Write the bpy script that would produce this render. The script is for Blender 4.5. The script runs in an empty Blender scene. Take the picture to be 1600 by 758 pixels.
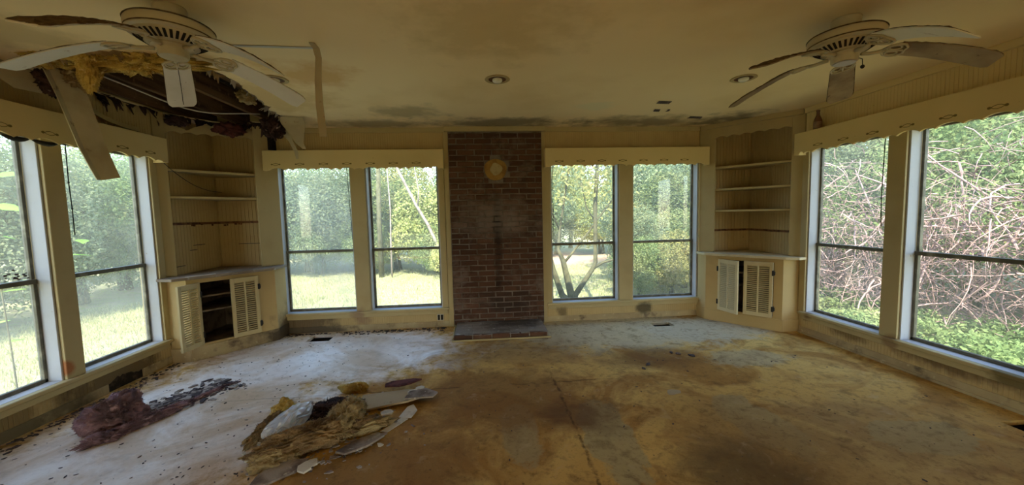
import bpy, bmesh, math, random
import numpy as np
from mathutils import Vector, Matrix, noise as mnoise
from mathutils.geometry import tessellate_polygon
C = bpy.context
SC = C.scene
COL = SC.collection
rnd = random.Random(7)
PI = math.pi

# ------------------------------------------------------------------ camera
cam_d = bpy.data.cameras.new('camera')
cam = bpy.data.objects.new('camera', cam_d)
COL.objects.link(cam)
cam_d.sensor_width = 36.0
cam_d.lens = 585.72 / 1600 * 36.0
cam_d.clip_start = 0.05
cam_d.clip_end = 300
_p, _y, _r = 0.07513705, 0.07946751, -0.02290136
_f = Vector((math.sin(_y) * math.cos(_p), math.cos(_y) * math.cos(_p), -math.sin(_p)))
_rt = Vector((math.cos(_y), -math.sin(_y), 0))
_up = _rt.cross(_f)
_r2 = math.cos(_r) * _rt + math.sin(_r) * _up
_u2 = -math.sin(_r) * _rt + math.cos(_r) * _up
M4 = Matrix((( _r2.x, _u2.x, -_f.x, 0), (_r2.y, _u2.y, -_f.y, 0), (_r2.z, _u2.z, -_f.z, 1.3826), (0, 0, 0, 1)))
cam.matrix_world = M4
SC.camera = cam

# ------------------------------------------------------------------ sky, sun, exposure
world = bpy.data.worlds.new('sky')
SC.world = world
world.use_nodes = True
wn = world.node_tree.nodes
wl = world.node_tree.links
bg = wn['Background']
sky = wn.new('ShaderNodeTexSky')
sky.sky_type = 'NISHITA'
sky.sun_disc = False
sky.sun_elevation = math.radians(54)
sky.sun_rotation = math.radians(190)
sky.air_density = 1.0
sky.dust_density = 0.6
sky.ozone_density = 1.0
wl.new(sky.outputs[0], bg.inputs[0])
bg.inputs[1].default_value = 0.45
sun_d = bpy.data.lights.new('sun', 'SUN')
sun_d.energy = 6.3
sun_d.angle = math.radians(0.6)
sun_d.color = (1.0, 0.93, 0.80)
sun = bpy.data.objects.new('sun', sun_d)
COL.objects.link(sun)
sun_dir = Vector((0.08, 0.58, -0.81)).normalized()
sun.rotation_euler = sun_dir.to_track_quat('-Z', 'Y').to_euler()
vs = SC.view_settings
SC.display_settings.display_device = 'sRGB'
vs.view_transform = 'Standard'
vs.look = 'None'
vs.gamma = 1.0
vs.use_curve_mapping = False
vs.exposure = 1.4
try:
    SC.cycles.use_denoising = True
    SC.cycles.max_bounces = 14
    SC.cycles.diffuse_bounces = 7
    SC.cycles.glossy_bounces = 3
    SC.cycles.transparent_max_bounces = 10
    SC.cycles.caustics_reflective = False
    SC.cycles.caustics_refractive = False
except Exception:
    pass

# ------------------------------------------------------------------ room numbers
D, L, R, H = 4.669, 3.0855, 3.5088, 2.44
REAR = -3.4
GZ = -0.45
SILL, HEAD, RAIL = 0.245, 2.03, 0.983
J = 0.10        # jamb depth to the glass
WT = 0.16       # wall thickness

# ------------------------------------------------------------------ helpers
def tag(o, label=None, cat=None, group=None, kind=None):
    if label: o['label'] = label
    if cat: o['category'] = cat
    if group: o['group'] = group
    if kind: o['kind'] = kind
    return o

def empty(name, loc=(0, 0, 0), rz=0.0, label=None, cat=None, group=None, kind=None, parent=None):
    o = bpy.data.objects.new(name, None)
    COL.objects.link(o)
    o.location = loc
    o.rotation_euler = (0, 0, rz)
    o.empty_display_size = 0.1
    if parent: o.parent = parent
    return tag(o, label, cat, group, kind)

def copy_tree(o, parent=None):
    c = o.copy()
    COL.objects.link(c)
    c.parent = parent
    for ch in list(o.children):
        copy_tree(ch, c)
    return c

class MB:
    """collects shapes and links them as one mesh object"""
    def __init__(s):
        s.v = []; s.f = []
    def add(s, vs_, fs_):
        n = len(s.v)
        s.v.extend([tuple(q) for q in vs_])
        s.f.extend([tuple(i + n for i in f) for f in fs_])
        return s
    def box(s, a, b):
        x0, x1 = sorted((a[0], b[0])); y0, y1 = sorted((a[1], b[1])); z0, z1 = sorted((a[2], b[2]))
        return s.add([(x0, y0, z0), (x1, y0, z0), (x1, y1, z0), (x0, y1, z0), (x0, y0, z1), (x1, y0, z1), (x1, y1, z1), (x0, y1, z1)],
                     [(0, 3, 2, 1), (4, 5, 6, 7), (0, 1, 5, 4), (1, 2, 6, 5), (2, 3, 7, 6), (3, 0, 4, 7)])
    def obox(s, o, ax, ay, az):
        """box from corner o along three edge vectors"""
        o, ax, ay, az = map(Vector, (o, ax, ay, az))
        p = [o, o + ax, o + ax + ay, o + ay]
        p += [q + az for q in p]
        fl = [(0, 3, 2, 1), (4, 5, 6, 7), (0, 1, 5, 4), (1, 2, 6, 5), (2, 3, 7, 6), (3, 0, 4, 7)]
        if ax.cross(ay).dot(az) < 0: fl = [tuple(reversed(f)) for f in fl]
        return s.add(p, fl)
    def prism(s, poly, vec):
        """polygon (3d points, planar) extruded along vec, caps tessellated"""
        poly = [Vector(p) for p in poly]; vec = Vector(vec); n = len(poly)
        tris = tessellate_polygon([poly])
        vv = poly + [p + vec for p in poly]
        nrm = Vector((0, 0, 0))
        for i in range(n):
            nrm += poly[i].cross(poly[(i + 1) % n])
        flip = nrm.dot(vec) > 0
        ff = []
        for t in tris:
            tn = (poly[t[1]] - poly[t[0]]).cross(poly[t[2]] - poly[t[0]])
            t = tuple(t) if tn.dot(vec) < 0 else tuple(reversed(t))
            ff.append(t); ff.append(tuple(n + i for i in reversed(t)))
        for i in range(n):
            j = (i + 1) % n
            ff.append((i, j, n + j, n + i) if flip else (i, n + i, n + j, j))
        return s.add(vv, ff)
    def tube(s, pts, rad, sides=6, caps=True):
        pts = [Vector(p) for p in pts]; n = len(pts)
        if not hasattr(rad, '__len__'): rad = [rad] * n
        vv = []; prev = None
        for i, p in enumerate(pts):
            t = (pts[min(i + 1, n - 1)] - pts[max(i - 1, 0)])
            if t.length < 1e-9: t = Vector((0, 0, 1))
            t.normalize()
            ref = prev if prev is not None else (Vector((0, 0, 1)) if abs(t.z) < .9 else Vector((1, 0, 0)))
            a = (ref - t * ref.dot(t)); a.normalize(); b = t.cross(a); prev = a
            for k in range(sides):
                an = 2 * PI * k / sides
                vv.append(p + (a * math.cos(an) + b * math.sin(an)) * rad[i])
        ff = []
        for i in range(n - 1):
            for k in range(sides):
                k2 = (k + 1) % sides
                ff.append((i * sides + k, i * sides + k2, (i + 1) * sides + k2, (i + 1) * sides + k))
        if caps:
            ff.append(tuple(reversed(range(sides)))); ff.append(tuple((n - 1) * sides + k for k in range(sides)))
        return s.add(vv, ff)
    def lathe(s, prof, seg=32, c=(0, 0, 0)):
        vv = []; ff = []; n = len(prof)
        for k in range(seg):
            a = 2 * PI * k / seg
            for r_, z in prof: vv.append((c[0] + r_ * math.cos(a), c[1] + r_ * math.sin(a), c[2] + z))
        for k in range(seg):
            k2 = (k + 1) % seg
            for i in range(n - 1): ff.append((k * n + i, k2 * n + i, k2 * n + i + 1, k * n + i + 1))
        return s.add(vv, ff)
    def build(s, name, m, parent=None, origin=None, smooth=False, bevel=0.0, link=True):
        me = bpy.data.meshes.new(name)
        o0 = Vector(origin) if origin is not None else (Vector(parent.location) if (parent and parent.parent is None) else Vector((0, 0, 0)))
        me.from_pydata([tuple(Vector(q) - o0) for q in s.v], [], s.f)
        me.update()
        if m: me.materials.append(m)
        if smooth: me.polygons.foreach_set('use_smooth', [True] * len(me.polygons))
        o = bpy.data.objects.new(name, me)
        if link: COL.objects.link(o)
        if parent: o.parent = parent
        elif origin is not None: o.location = o0
        if bevel:
            md = o.modifiers.new('bevel', 'BEVEL'); md.width = bevel; md.segments = 1; md.limit_method = 'ANGLE'
        return o

def struct(o):
    o['kind'] = 'structure'
    return o

# ------------------------------------------------------------------ materials
def new_mat(name):
    m = bpy.data.materials.new(name); m.use_nodes = True
    nt = m.node_tree
    return m, nt, nt.nodes['Principled BSDF']

class NB:
    def __init__(s, nt):
        s.nt = nt
        s.geo = nt.nodes.new('ShaderNodeNewGeometry')
        s.pos = s.geo.outputs['Position']
    def n(s, t): return s.nt.nodes.new(t)
    def l(s, a, b): s.nt.links.new(a, b)
    def noise(s, scale, detail=4, rough=.55, dist=0.0, off=(0, 0, 0), sc3=None, vec=None):
        v = vec or s.pos
        if off != (0, 0, 0) or sc3:
            mp = s.n('ShaderNodeMapping'); s.l(v, mp.inputs[0]); mp.inputs['Location'].default_value = off
            if sc3: mp.inputs['Scale'].default_value = sc3
            v = mp.outputs[0]
        t = s.n('ShaderNodeTexNoise'); s.l(v, t.inputs['Vector'])
        t.inputs['Scale'].default_value = scale; t.inputs['Detail'].default_value = detail
        t.inputs['Roughness'].default_value = rough; t.inputs['Distortion'].default_value = dist
        return t.outputs['Fac'], t.outputs['Color']
    def ramp(s, fac, lo, hi, a=0.0, b=1.0):
        m = s.n('ShaderNodeMapRange'); s.l(fac, m.inputs[0])
        m.inputs[1].default_value = lo; m.inputs[2].default_value = hi; m.inputs[3].default_value = a; m.inputs[4].default_value = b
        return m.outputs[0]
    def mix(s, fac, a, b, blend='MIX'):
        m = s.n('ShaderNodeMix'); m.data_type = 'RGBA'; m.blend_type = blend
        for val, idx in ((fac, 0), (a, 6), (b, 7)):
            if hasattr(val, 'is_output'): s.l(val, m.inputs[idx])
            elif idx == 0: m.inputs[0].default_value = val
            else: m.inputs[idx].default_value = (*val, 1)
        return m.outputs[2]
    def math(s, op, a, b=0.0):
        m = s.n('ShaderNodeMath'); m.operation = op
        for i, val in enumerate((a, b)):
            if hasattr(val, 'is_output'): s.l(val, m.inputs[i])
            else: m.inputs[i].default_value = val
        return m.outputs[0]
    def bump(s, h, strength, dist=.01):
        b = s.n('ShaderNodeBump'); s.l(h, b.inputs['Height']); b.inputs['Strength'].default_value = strength; b.inputs['Distance'].default_value = dist
        return b.outputs[0]
    def spot(s, centre, radius, warp, soft=.5, sc=(1, 1, 1)):
        """0..1 blotch round a place, edge broken by warp colour"""
        v = s.n('ShaderNodeVectorMath'); v.operation = 'SUBTRACT'; s.l(s.pos, v.inputs[0]); v.inputs[1].default_value = centre
        m = s.n('ShaderNodeVectorMath'); m.operation = 'MULTIPLY'; s.l(v.outputs[0], m.inputs[0]); m.inputs[1].default_value = sc
        a = s.n('ShaderNodeVectorMath'); a.operation = 'LENGTH'; s.l(m.outputs[0], a.inputs[0])
        d = s.math('ADD', a.outputs['Value'], s.math('MULTIPLY', s.math('SUBTRACT', warp, .5), radius * 1.8))
        return s.ramp(d, radius, radius * soft)

def simple_mat(name, base, rough=.6, layers=(), bump=None, metallic=0.0, spec=.14, spots=(), objcoord=False):
    """base colour with noise layers (scale, colour, lo, hi, detail[, off][, scale3]) and local stains (centre, radius, colour, strength)"""
    m, nt, bs = new_mat(name)
    nb = NB(nt)
    if objcoord:
        tc = nb.n('ShaderNodeTexCoord'); nb.pos = tc.outputs['Object']
    col = base
    for la in layers:
        sc, c2, lo, hi, det = la[:5]
        off = la[5] if len(la) > 5 else (0, 0, 0)
        s3 = la[6] if len(la) > 6 else None
        fac, _ = nb.noise(sc, det, off=off, sc3=s3)
        col = nb.mix(nb.ramp(fac, lo, hi), col, c2)
    if spots:
        w, _ = nb.noise(5.0, 5, .6)
        for sp in spots:
            ctr, rad, c2, k = sp[:4]
            s3 = sp[4] if len(sp) > 4 else (1, 1, 1)
            soft = sp[5] if len(sp) > 5 else .5
            f = nb.math('MULTIPLY', nb.spot(ctr, rad, w, soft, s3), k)
            col = nb.mix(f, col, c2)
    if hasattr(col, 'is_output'): nb.l(col, bs.inputs['Base Color'])
    else: bs.inputs['Base Color'].default_value = (*col, 1)
    bs.inputs['Roughness'].default_value = rough
    bs.inputs['Metallic'].default_value = metallic
    bs.inputs['Specular IOR Level'].default_value = spec
    if bump:
        fac, _ = nb.noise(bump[0], 5, .6)
        nb.l(nb.bump(fac, bump[1]), bs.inputs['Normal'])
    return m

CREAM = (0.50, 0.37, 0.17)
GRIME = (0.30, 0.22, 0.10)
paint = simple_mat('cream_wall_paint', CREAM, .62, [(1.3, (0.42, 0.30, 0.13), .45, .75, 5), (6, (0.45, 0.33, 0.15), .55, .75, 5), (22, GRIME, .70, .80, 3)], (60, .08),
                   spots=[((2.06, D, .14), .115, (.07, .055, .03), .85, (1, .5, 1)), ((-2.2, D, .1), .30, (.10, .065, .04), .8, (.5, 1, 1)), ((-1.5, D, .16), .14, (.22, .12, .08), .6),
                          ((1.0, D, .13), .09, (.12, .08, .04), .7, (1, .5, 1)), ((-L, 2.2, .10), .45, (.14, .09, .03), .75, (1, .5, 1.3)), ((-L, 3.3, .08), .3, (.10, .065, .03), .85, (1, .6, 1)),
                          ((R, 2.5, .17), .10, (.12, .07, .03), .8, (1, .22, 1)), ((R, 3.3, .16), .08, (.13, .08, .03), .7, (1, .3, 1)), ((R, 3.75, .2), .08, (.12, .06, .03), .7)])
trim_paint = simple_mat('cream_trim_paint', (0.44, 0.35, 0.175), .5, [(2.0, (0.36, 0.27, 0.12), .5, .8, 5), (30, (.36, .27, .14), .70, .78, 3)], (40, .05),
                        spots=[((2.06, D, .15), .11, (.07, .055, .03), .85, (1, .5, 1)), ((1.0, D, .13), .09, (.12, .08, .04), .7, (1, .5, 1)), ((-1.55, D, .17), .12, (.22, .12, .08), .6, (1, .5, 1)), ((-L, 2.93, .33), .07, (.35, .12, .04), .9), ((R - .03, 2.9, .22), .08, (.2, .11, .05), .7), ((R, 3.72, .22), .07, (.13, .06, .02), .8), ((R - .03, 2.1, .23), .12, (.10, .07, .02), .75, (1, .6, 1))])
jamb_paint = simple_mat('white_jamb_paint', (0.46, 0.46, 0.47), .45, [(3, (.40, .39, .37), .5, .8, 4), (40, (.35, .28, .2), .72, .8, 2)], (50, .05))
base_paint = simple_mat('stained_baseboard_paint', (0.46, 0.36, 0.19), .65, [(2.2, (.30, .21, .11), .42, .68, 6), (7, (.12, .08, .05), .58, .74, 5), (25, (.54, .43, .25), .62, .72, 3)], (40, .2), spots=[((2.06, D, .12), .10, (.07, .055, .03), .7, (1, .5, 1)), ((-2.2, D, .06), .32, (.05, .035, .025), .85, (.5, .5, 1)), ((-L, 2.4, .04), .4, (.06, .045, .02), .8, (1, .45, 1.2))])
valance_and_lit_wall_paint = simple_mat('valance_and_lit_wall_paint', (0.66, 0.52, 0.26), .5, [(1.2, (.60, .47, .22), .4, .7, 4), (45, (.35, .26, .12), .74, .80, 2)], (30, .04))
stencil_paint = simple_mat('faded_stencil_paint', (.20, .15, .05), .6)
hole_shade_m = simple_mat('painted_hole_shade', (.012, .009, .006), .9)
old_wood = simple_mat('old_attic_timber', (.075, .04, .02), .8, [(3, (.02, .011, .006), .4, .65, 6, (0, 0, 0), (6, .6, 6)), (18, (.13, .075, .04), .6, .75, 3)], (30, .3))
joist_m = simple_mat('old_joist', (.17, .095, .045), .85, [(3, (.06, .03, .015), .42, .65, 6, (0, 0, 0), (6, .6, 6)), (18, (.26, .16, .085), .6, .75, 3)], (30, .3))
raw_wood = simple_mat('rusty_raw_wood', (.20, .095, .045), .8, [(20, (.09, .04, .02), .45, .6, 4)], (60, .4))
counter_m = simple_mat('weathered_countertop', (.28, .225, .17), .5, [(4, (.16, .12, .09), .45, .65, 6), (14, (.48, .44, .37), .60, .70, 4)], (30, .15))
counter_clean = simple_mat('cream_countertop', (.60, .52, .34), .4, [(4, (.42, .34, .2), .5, .7, 6)], (30, .1))
sash_m = simple_mat('dull_aluminium_sash', (.13, .12, .09), .45, [(12, (.26, .24, .18), .5, .7, 4)], metallic=.3)
fan_white = simple_mat('fan_enamel', (.50, .44, .30), .4, [(5, (.38, .32, .19), .5, .75, 5), (40, (.36, .28, .17), .68, .76, 3)])
fan_blade = simple_mat('fan_blade_paint', (.72, .70, .64), .38, [(3, (.60, .56, .48), .45, .75, 5), (30, (.36, .27, .18), .67, .75, 4)])
fan_dust = simple_mat('dust_on_blade', (.17, .115, .065), .95, [(30, (.09, .055, .03), .4, .6, 4)], (120, .8))
dirty_blade = simple_mat('dirty_fan_blade', (.36, .28, .17), .6, [(4, (.20, .14, .08), .42, .62, 5), (25, (.10, .06, .035), .62, .72, 4)], (70, .3))
half_blade = simple_mat('half_peeled_blade', (.74, .71, .58), .45, [(3.5, (.26, .16, .09), .52, .58, 6, (3.1, .2, 0))], (50, .2))
slot_m = simple_mat('dark_vent_slot', (.02, .016, .01), .8)
rust_m = simple_mat('rusty_reflector', (.17, .085, .045), .55, [(20, (.08, .035, .02), .45, .65, 4)], metallic=.3)
bulb_m = simple_mat('frosted_bulb', (.80, .80, .70), .15, spec=.6)
bottle_m = simple_mat('brown_bottle_glass', (.13, .055, .03), .2, spec=.5)
bottle_label_m = simple_mat('dusty_bottle_side', (.28, .18, .12), .7, [(20, (.2, .12, .08), .45, .6, 3)])
plate_m = simple_mat('outlet_plate', (.48, .42, .32), .5)
cord_m = simple_mat('dark_cord', (.03, .028, .025), .7)
wire_m = simple_mat('pale_cable', (.50, .46, .42), .5)
soot = (.012, .009, .008)
drywall_m = simple_mat('drywall_paper', (.44, .38, .26), .8, [(2, (.33, .27, .17), .45, .7, 5), (14, (.24, .16, .09), .64, .74, 4)], (40, .1))
slab_m = simple_mat('hanging_panel_paint', (.50, .43, .28), .5, [(3, (.34, .27, .16), .42, .7, 5), (16, (.2, .14, .08), .66, .74, 3)], (30, .1))
gypsum_m = simple_mat('grey_gypsum', (.36, .31, .27), .9, [(8, (.16, .12, .10), .45, .65, 5), (30, (.50, .45, .38), .6, .7, 3)], (60, .4))
chip_m = simple_mat('plaster_chip', (.62, .58, .49), .8, [(12, (.42, .35, .27), .5, .7, 4)], (60, .2))
dark_flake_m = simple_mat('dark_flake', (.07, .055, .055), .8, [(15, (.16, .12, .11), .5, .7, 3)])
pink_m = simple_mat('pink_insulation', (.27, .155, .165), .95, [(6, (.10, .06, .065), .42, .60, 5), (20, (.46, .30, .30), .56, .72, 4)], (70, 1.0))
brown_m = simple_mat('brown_insulation', (.33, .22, .105), .95, [(5, (.13, .08, .04), .42, .62, 5), (22, (.46, .34, .17), .55, .72, 4)], (80, 1.0))
tan_m = simple_mat('tan_insulation', (.44, .34, .17), .95, [(6, (.24, .165, .08), .42, .65, 5)], (80, 1.0))
yellow_m = simple_mat('yellow_insulation', (.66, .47, .13), .95, [(8, (.36, .21, .05), .42, .62, 5), (30, (.80, .64, .28), .58, .7, 3)], (80, 1.0))
mould_m = simple_mat('mouldy_insulation', (.09, .05, .045), .95, [(10, (.03, .018, .016), .4, .6, 5), (20, (.28, .20, .17), .62, .72, 4)], (70, 1.0))
red_mould_m = simple_mat('reddish_insulation', (.16, .055, .05), .95, [(10, (.05, .02, .02), .4, .6, 5)], (70, 1.0))

def floor_material():
    m, nt, bs = new_mat('stained_floor')
    nb = NB(nt)
    big, _ = nb.noise(.55, 6, .6, .8, (3.1, 1.7, 0))
    mid, _ = nb.noise(1.5, 7, .62, 1.2, (.4, 5.2, 0))
    fin, _ = nb.noise(7, 7, .65, .5)
    grit, _ = nb.noise(45, 4, .6)
    w, _ = nb.noise(3.4, 9, .68, .6, (7, 2, 0))
    w2, _ = nb.noise(14, 6, .7, .3, (1, 9, 0))
    w = nb.math('ADD', nb.math('MULTIPLY', w, .72), nb.math('MULTIPLY', w2, .28))
    col = nb.mix(nb.ramp(big, .35, .65), (.74, .52, .18), (.62, .38, .11))
    col = nb.mix(nb.ramp(mid, .45, .58, 0, .85), col, (.38, .195, .05))
    pale = None
    def blot(ctr, rad, c, k, s3=(1, 1, 1), soft=.6):
        nonlocal col
        f = nb.math('MULTIPLY', nb.spot((*ctr, 0), rad, w, soft, s3), k)
        col = nb.mix(f, col, c)
        return f
    grey = nb.mix(nb.ramp(mid, .42, .60), (.88, .81, .75), (.66, .50, .34))
    # pale worn coating on the left, along the back and in patches
    p1 = blot((-2.1, 2.6), 1.05, grey, .95, (1, .62, 1), .62)
    p2 = blot((-1.6, 3.9), .95, grey, .92, (.6, 1, 1), .62)
    p3 = blot((-2.6, 1.2), .9, grey, .8, (1, .6, 1), .6)
    blot((1.6, 4.2), .75, (.58, .51, .34), .8, (.5, 1, 1), .75)
    blot((2.6, 4.1), .5, (.56, .50, .36), .75, (.6, 1, 1), .75)
    blot((2.45, 3.2), .22, (.50, .43, .26), .7, (.5, 1, 1), .8)
    blot((.75, 2.2), .17, (.44, .37, .19), .8, (1, .34, 1), .88)
    blot((.21, 2.3), .13, (.42, .34, .18), .7, (1, .35, 1), .85)
    blot((1.75, 2.2), .18, (.46, .39, .21), .7, (.9, .45, 1), .9)
    blot((2.6, 1.95), .19, (.46, .38, .19), .7, (.55, 1, 1), .9)
    blot((2.2, 1.8), .8, (.43, .33, .16), .55, (.7, 1, 1), .4)
    pm = nb.math('MAXIMUM', nb.math('MAXIMUM', p1, p2), p3)
    ipm = nb.math('SUBTRACT', 1.0, nb.math('MULTIPLY', pm, .6))
    # brown water stains
    blot((.1, 2.75), .62, (.26, .135, .045), .8, (.75, 1, 1), .55)
    blot((-.55, 1.95), .55, (.28, .15, .05), .8, (.8, 1, 1), .5)
    blot((.65, 2.45), .28, (.15, .07, .03), .75, (.8, 1, 1), .4)
    blot((1.55, 2.0), .5, (.32, .19, .065), .6, (.9, .6, 1), .4)
    blot((1.35, 1.75), .38, (.10, .07, .035), .65, (.8, 1, 1), .35)
    blot((1.55, 3.35), .34, (.20, .10, .03), .75, (.6, 1, 1), .5)
    blot((.3, 3.7), .5, (.26, .17, .085), .6, (.5, 1, 1), .4)
    col = nb.mix(nb.math('MULTIPLY', nb.ramp(fin, .54, .66, 0, .5), ipm), col, (.17, .10, .04))
    col = nb.mix(nb.math('MULTIPLY', nb.ramp(w2, .53, .66, 0, .42), ipm), col, (.15, .085, .035))
    col = nb.mix(nb.math('MULTIPLY', nb.ramp(grit, .58, .70, 0, .4), ipm), col, (.12, .075, .035))
    col = nb.mix(nb.ramp(fin, .40, .28, 0, .35), col, (.62, .48, .30))
    spk, _ = nb.noise(26, 3, .5, 0, (5, 1, 2))
    col = nb.mix(nb.ramp(spk, .70, .76, 0, .8), col, (.06, .04, .025))
    # sheet joint running away from the camera
    sx = nb.n('ShaderNodeSeparateXYZ'); nb.l(nb.pos, sx.inputs[0])
    wob = nb.math('MULTIPLY', nb.math('SUBTRACT', fin, .5), .09)
    dj = nb.math('ABSOLUTE', nb.math('SUBTRACT', nb.math('ADD', sx.outputs[0], wob), .565))
    jm = nb.math('MULTIPLY', nb.math('MULTIPLY', nb.ramp(dj, .014, .004), nb.ramp(sx.outputs[1], 3.3, 2.9)), nb.ramp(w2, .38, .55))
    col = nb.mix(nb.math('MULTIPLY', jm, .75), col, (.075, .04, .018))
    dj2 = nb.math('ABSOLUTE', nb.math('SUBTRACT', nb.math('ADD', sx.outputs[1], wob), 2.95))
    jm2 = nb.math('MULTIPLY', nb.math('MULTIPLY', nb.ramp(dj2, .012, .004), nb.ramp(mid, .40, .52)), nb.math('MULTIPLY', ipm, nb.ramp(sx.outputs[0], 1.15, .9)))
    col = nb.mix(nb.math('MULTIPLY', jm2, .55), col, (.09, .05, .02))
    nb.l(col, bs.inputs['Base Color'])
    r_ = nb.math('SUBTRACT', nb.ramp(w, .3, .7, .66, .82), nb.math('MULTIPLY', pm, .36))
    nb.l(r_, bs.inputs['Roughness'])
    nb.l(nb.math('ADD', nb.math('MULTIPLY', pm, .3), .05), bs.inputs['Specular IOR Level'])
    h = nb.math('ADD', nb.math('MULTIPLY', fin, .7), nb.math('MULTIPLY', grit, .25))
    nb.l(nb.bump(h, .22, .02), bs.inputs['Normal'])
    return m
floor_m = floor_material()

ceil_m = simple_mat('stained_ceiling_paint', (.82, .66, .39), .6,
    [(.7, (.85, .69, .41), .4, .7, 4), (1.4, (.74, .57, .30), .5, .75, 5)], (70, .06),
    spots=[((-1.2, 2.95, H), .30, (.62, .37, .12), .75, (.8, 1, 1), .4), ((-1.7, 3.5, H), .55, (.58, .40, .16), .6, (1, 1, 1), .5),
           ((.1, 2.2, H), .6, (.50, .36, .15), .45, (1, 1, 1), .4), ((-.7, 3.95, H), .28, (.30, .25, .14), .6, (.6, 1, 1), .4),
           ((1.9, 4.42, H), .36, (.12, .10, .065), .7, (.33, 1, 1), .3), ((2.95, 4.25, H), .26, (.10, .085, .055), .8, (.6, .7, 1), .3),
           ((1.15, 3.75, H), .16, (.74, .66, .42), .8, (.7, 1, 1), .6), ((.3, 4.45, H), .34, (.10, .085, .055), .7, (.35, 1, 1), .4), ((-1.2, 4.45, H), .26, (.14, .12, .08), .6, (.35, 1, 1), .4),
           ((-2.55, 2.35, H), .35, (.42, .34, .19), .5)])

def brick_mat():
    m, nt, bs = new_mat('old_brick')
    nb = NB(nt)
    oi = nb.n('ShaderNodeObjectInfo')
    col = nb.mix(oi.outputs['Random'], (.065, .030, .018), (.12, .058, .034))
    f1, _ = nb.noise(9, 5, .6)
    col = nb.mix(nb.ramp(f1, .55, .72, 0, .75), col, (.045, .028, .02))
    f2, _ = nb.noise(3.2, 6, .65, .6, (2, 0, 1))
    col = nb.mix(nb.ramp(f2, .54, .68, 0, .55), col, (.20, .155, .125))
    w, _ = nb.noise(7, 5, .6)
    f = nb.math('MULTIPLY', nb.spot((.19, D - .02, 1.1), .075, w, .3, (1, 1, .09)), .93)
    col = nb.mix(f, col, soot)
    f = nb.math('MULTIPLY', nb.spot((.30, D - .02, .28), .26, w, .3, (.7, 1, 1.3)), .75)
    col = nb.mix(f, col, (.03, .022, .018))
    f = nb.math('MULTIPLY', nb.spot((.19, D - .02, 1.35), .5, w, .3, (.8, 1, 1.7)), .30)
    col = nb.mix(f, col, (.36, .30, .25))
    nb.l(col, bs.inputs['Base Color'])
    bs.inputs['Roughness'].default_value = .88
    bs.inputs['Specular IOR Level'].default_value = .15
    g, _ = nb.noise(55, 5, .6)
    nb.l(nb.bump(g, .5, .01), bs.inputs['Normal'])
    return m
brick_m = brick_mat()
mortar_m = simple_mat('smeared_mortar', (.175, .14, .11), .95, [(8, (.09, .068, .05), .45, .65, 5), (3, (.20, .165, .135), .55, .7, 5)], (60, .6),
                      spots=[((.19, D - .02, 1.1), .07, soot, .9, (1, 1, .09), .3)])
hearth_m = simple_mat('dusty_hearth', (.28, .24, .20), .8, [(4, (.16, .13, .105), .45, .65, 6), (12, (.50, .46, .41), .6, .72, 4)], (50, .4),
                      spots=[((.35, 4.5, .06), .25, (.06, .045, .035), .8, (.6, 1, 1), .4)])
thimble_m = simple_mat('ochre_plaster_ring', (.32, .185, .05), .8, [(12, (.22, .115, .03), .45, .65, 4)], (50, .4))
plug_m = simple_mat('cream_plaster_plug', (.40, .31, .15), .8, [(14, (.29, .21, .09), .5, .65, 4)], (50, .4))

def glass_mat(name, dust, seed):
    m = bpy.data.materials.new(name); m.use_nodes = True
    nt = m.node_tree; nt.nodes.clear()
    nb = NB(nt)
    out = nb.n('ShaderNodeOutputMaterial')
    tr = nb.n('ShaderNodeBsdfTransparent'); tr.inputs[0].default_value = (.95, .97, .95, 1)
    gl = nb.n('ShaderNodeBsdfGlossy'); gl.inputs['Roughness'].default_value = .03
    df = nb.n('ShaderNodeBsdfTranslucent'); df.inputs[0].default_value = (.86, .82, .70, 1)
    d2 = nb.n('ShaderNodeBsdfDiffuse'); d2.inputs[0].default_value = (.5, .5, .45, 1)
    a = nb.n('ShaderNodeAddShader')
    md = nb.n('ShaderNodeMixShader'); md.inputs[0].default_value = .35; nb.l(df.outputs[0], md.inputs[1]); nb.l(d2.outputs[0], md.inputs[2])
    f1, _ = nb.noise(1.6, 5, .6, .5, (seed, seed * 2, 0))
    f2, _ = nb.noise(30, 3, .6)
    k = nb.math('MULTIPLY', nb.math('ADD', nb.ramp(f1, .3, .75, .45, 1.5), nb.ramp(f2, .5, .8, 0, .3)), dust)
    m1 = nb.n('ShaderNodeMixShader'); nb.l(k, m1.inputs[0]); nb.l(tr.outputs[0], m1.inputs[1]); nb.l(md.outputs[0], m1.inputs[2])
    m2 = nb.n('ShaderNodeMixShader'); m2.inputs[0].default_value = .035; nb.l(m1.outputs[0], m2.inputs[1]); nb.l(gl.outputs[0], m2.inputs[2])
    nb.l(m2.outputs[0], out.inputs[0])
    return m

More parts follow.
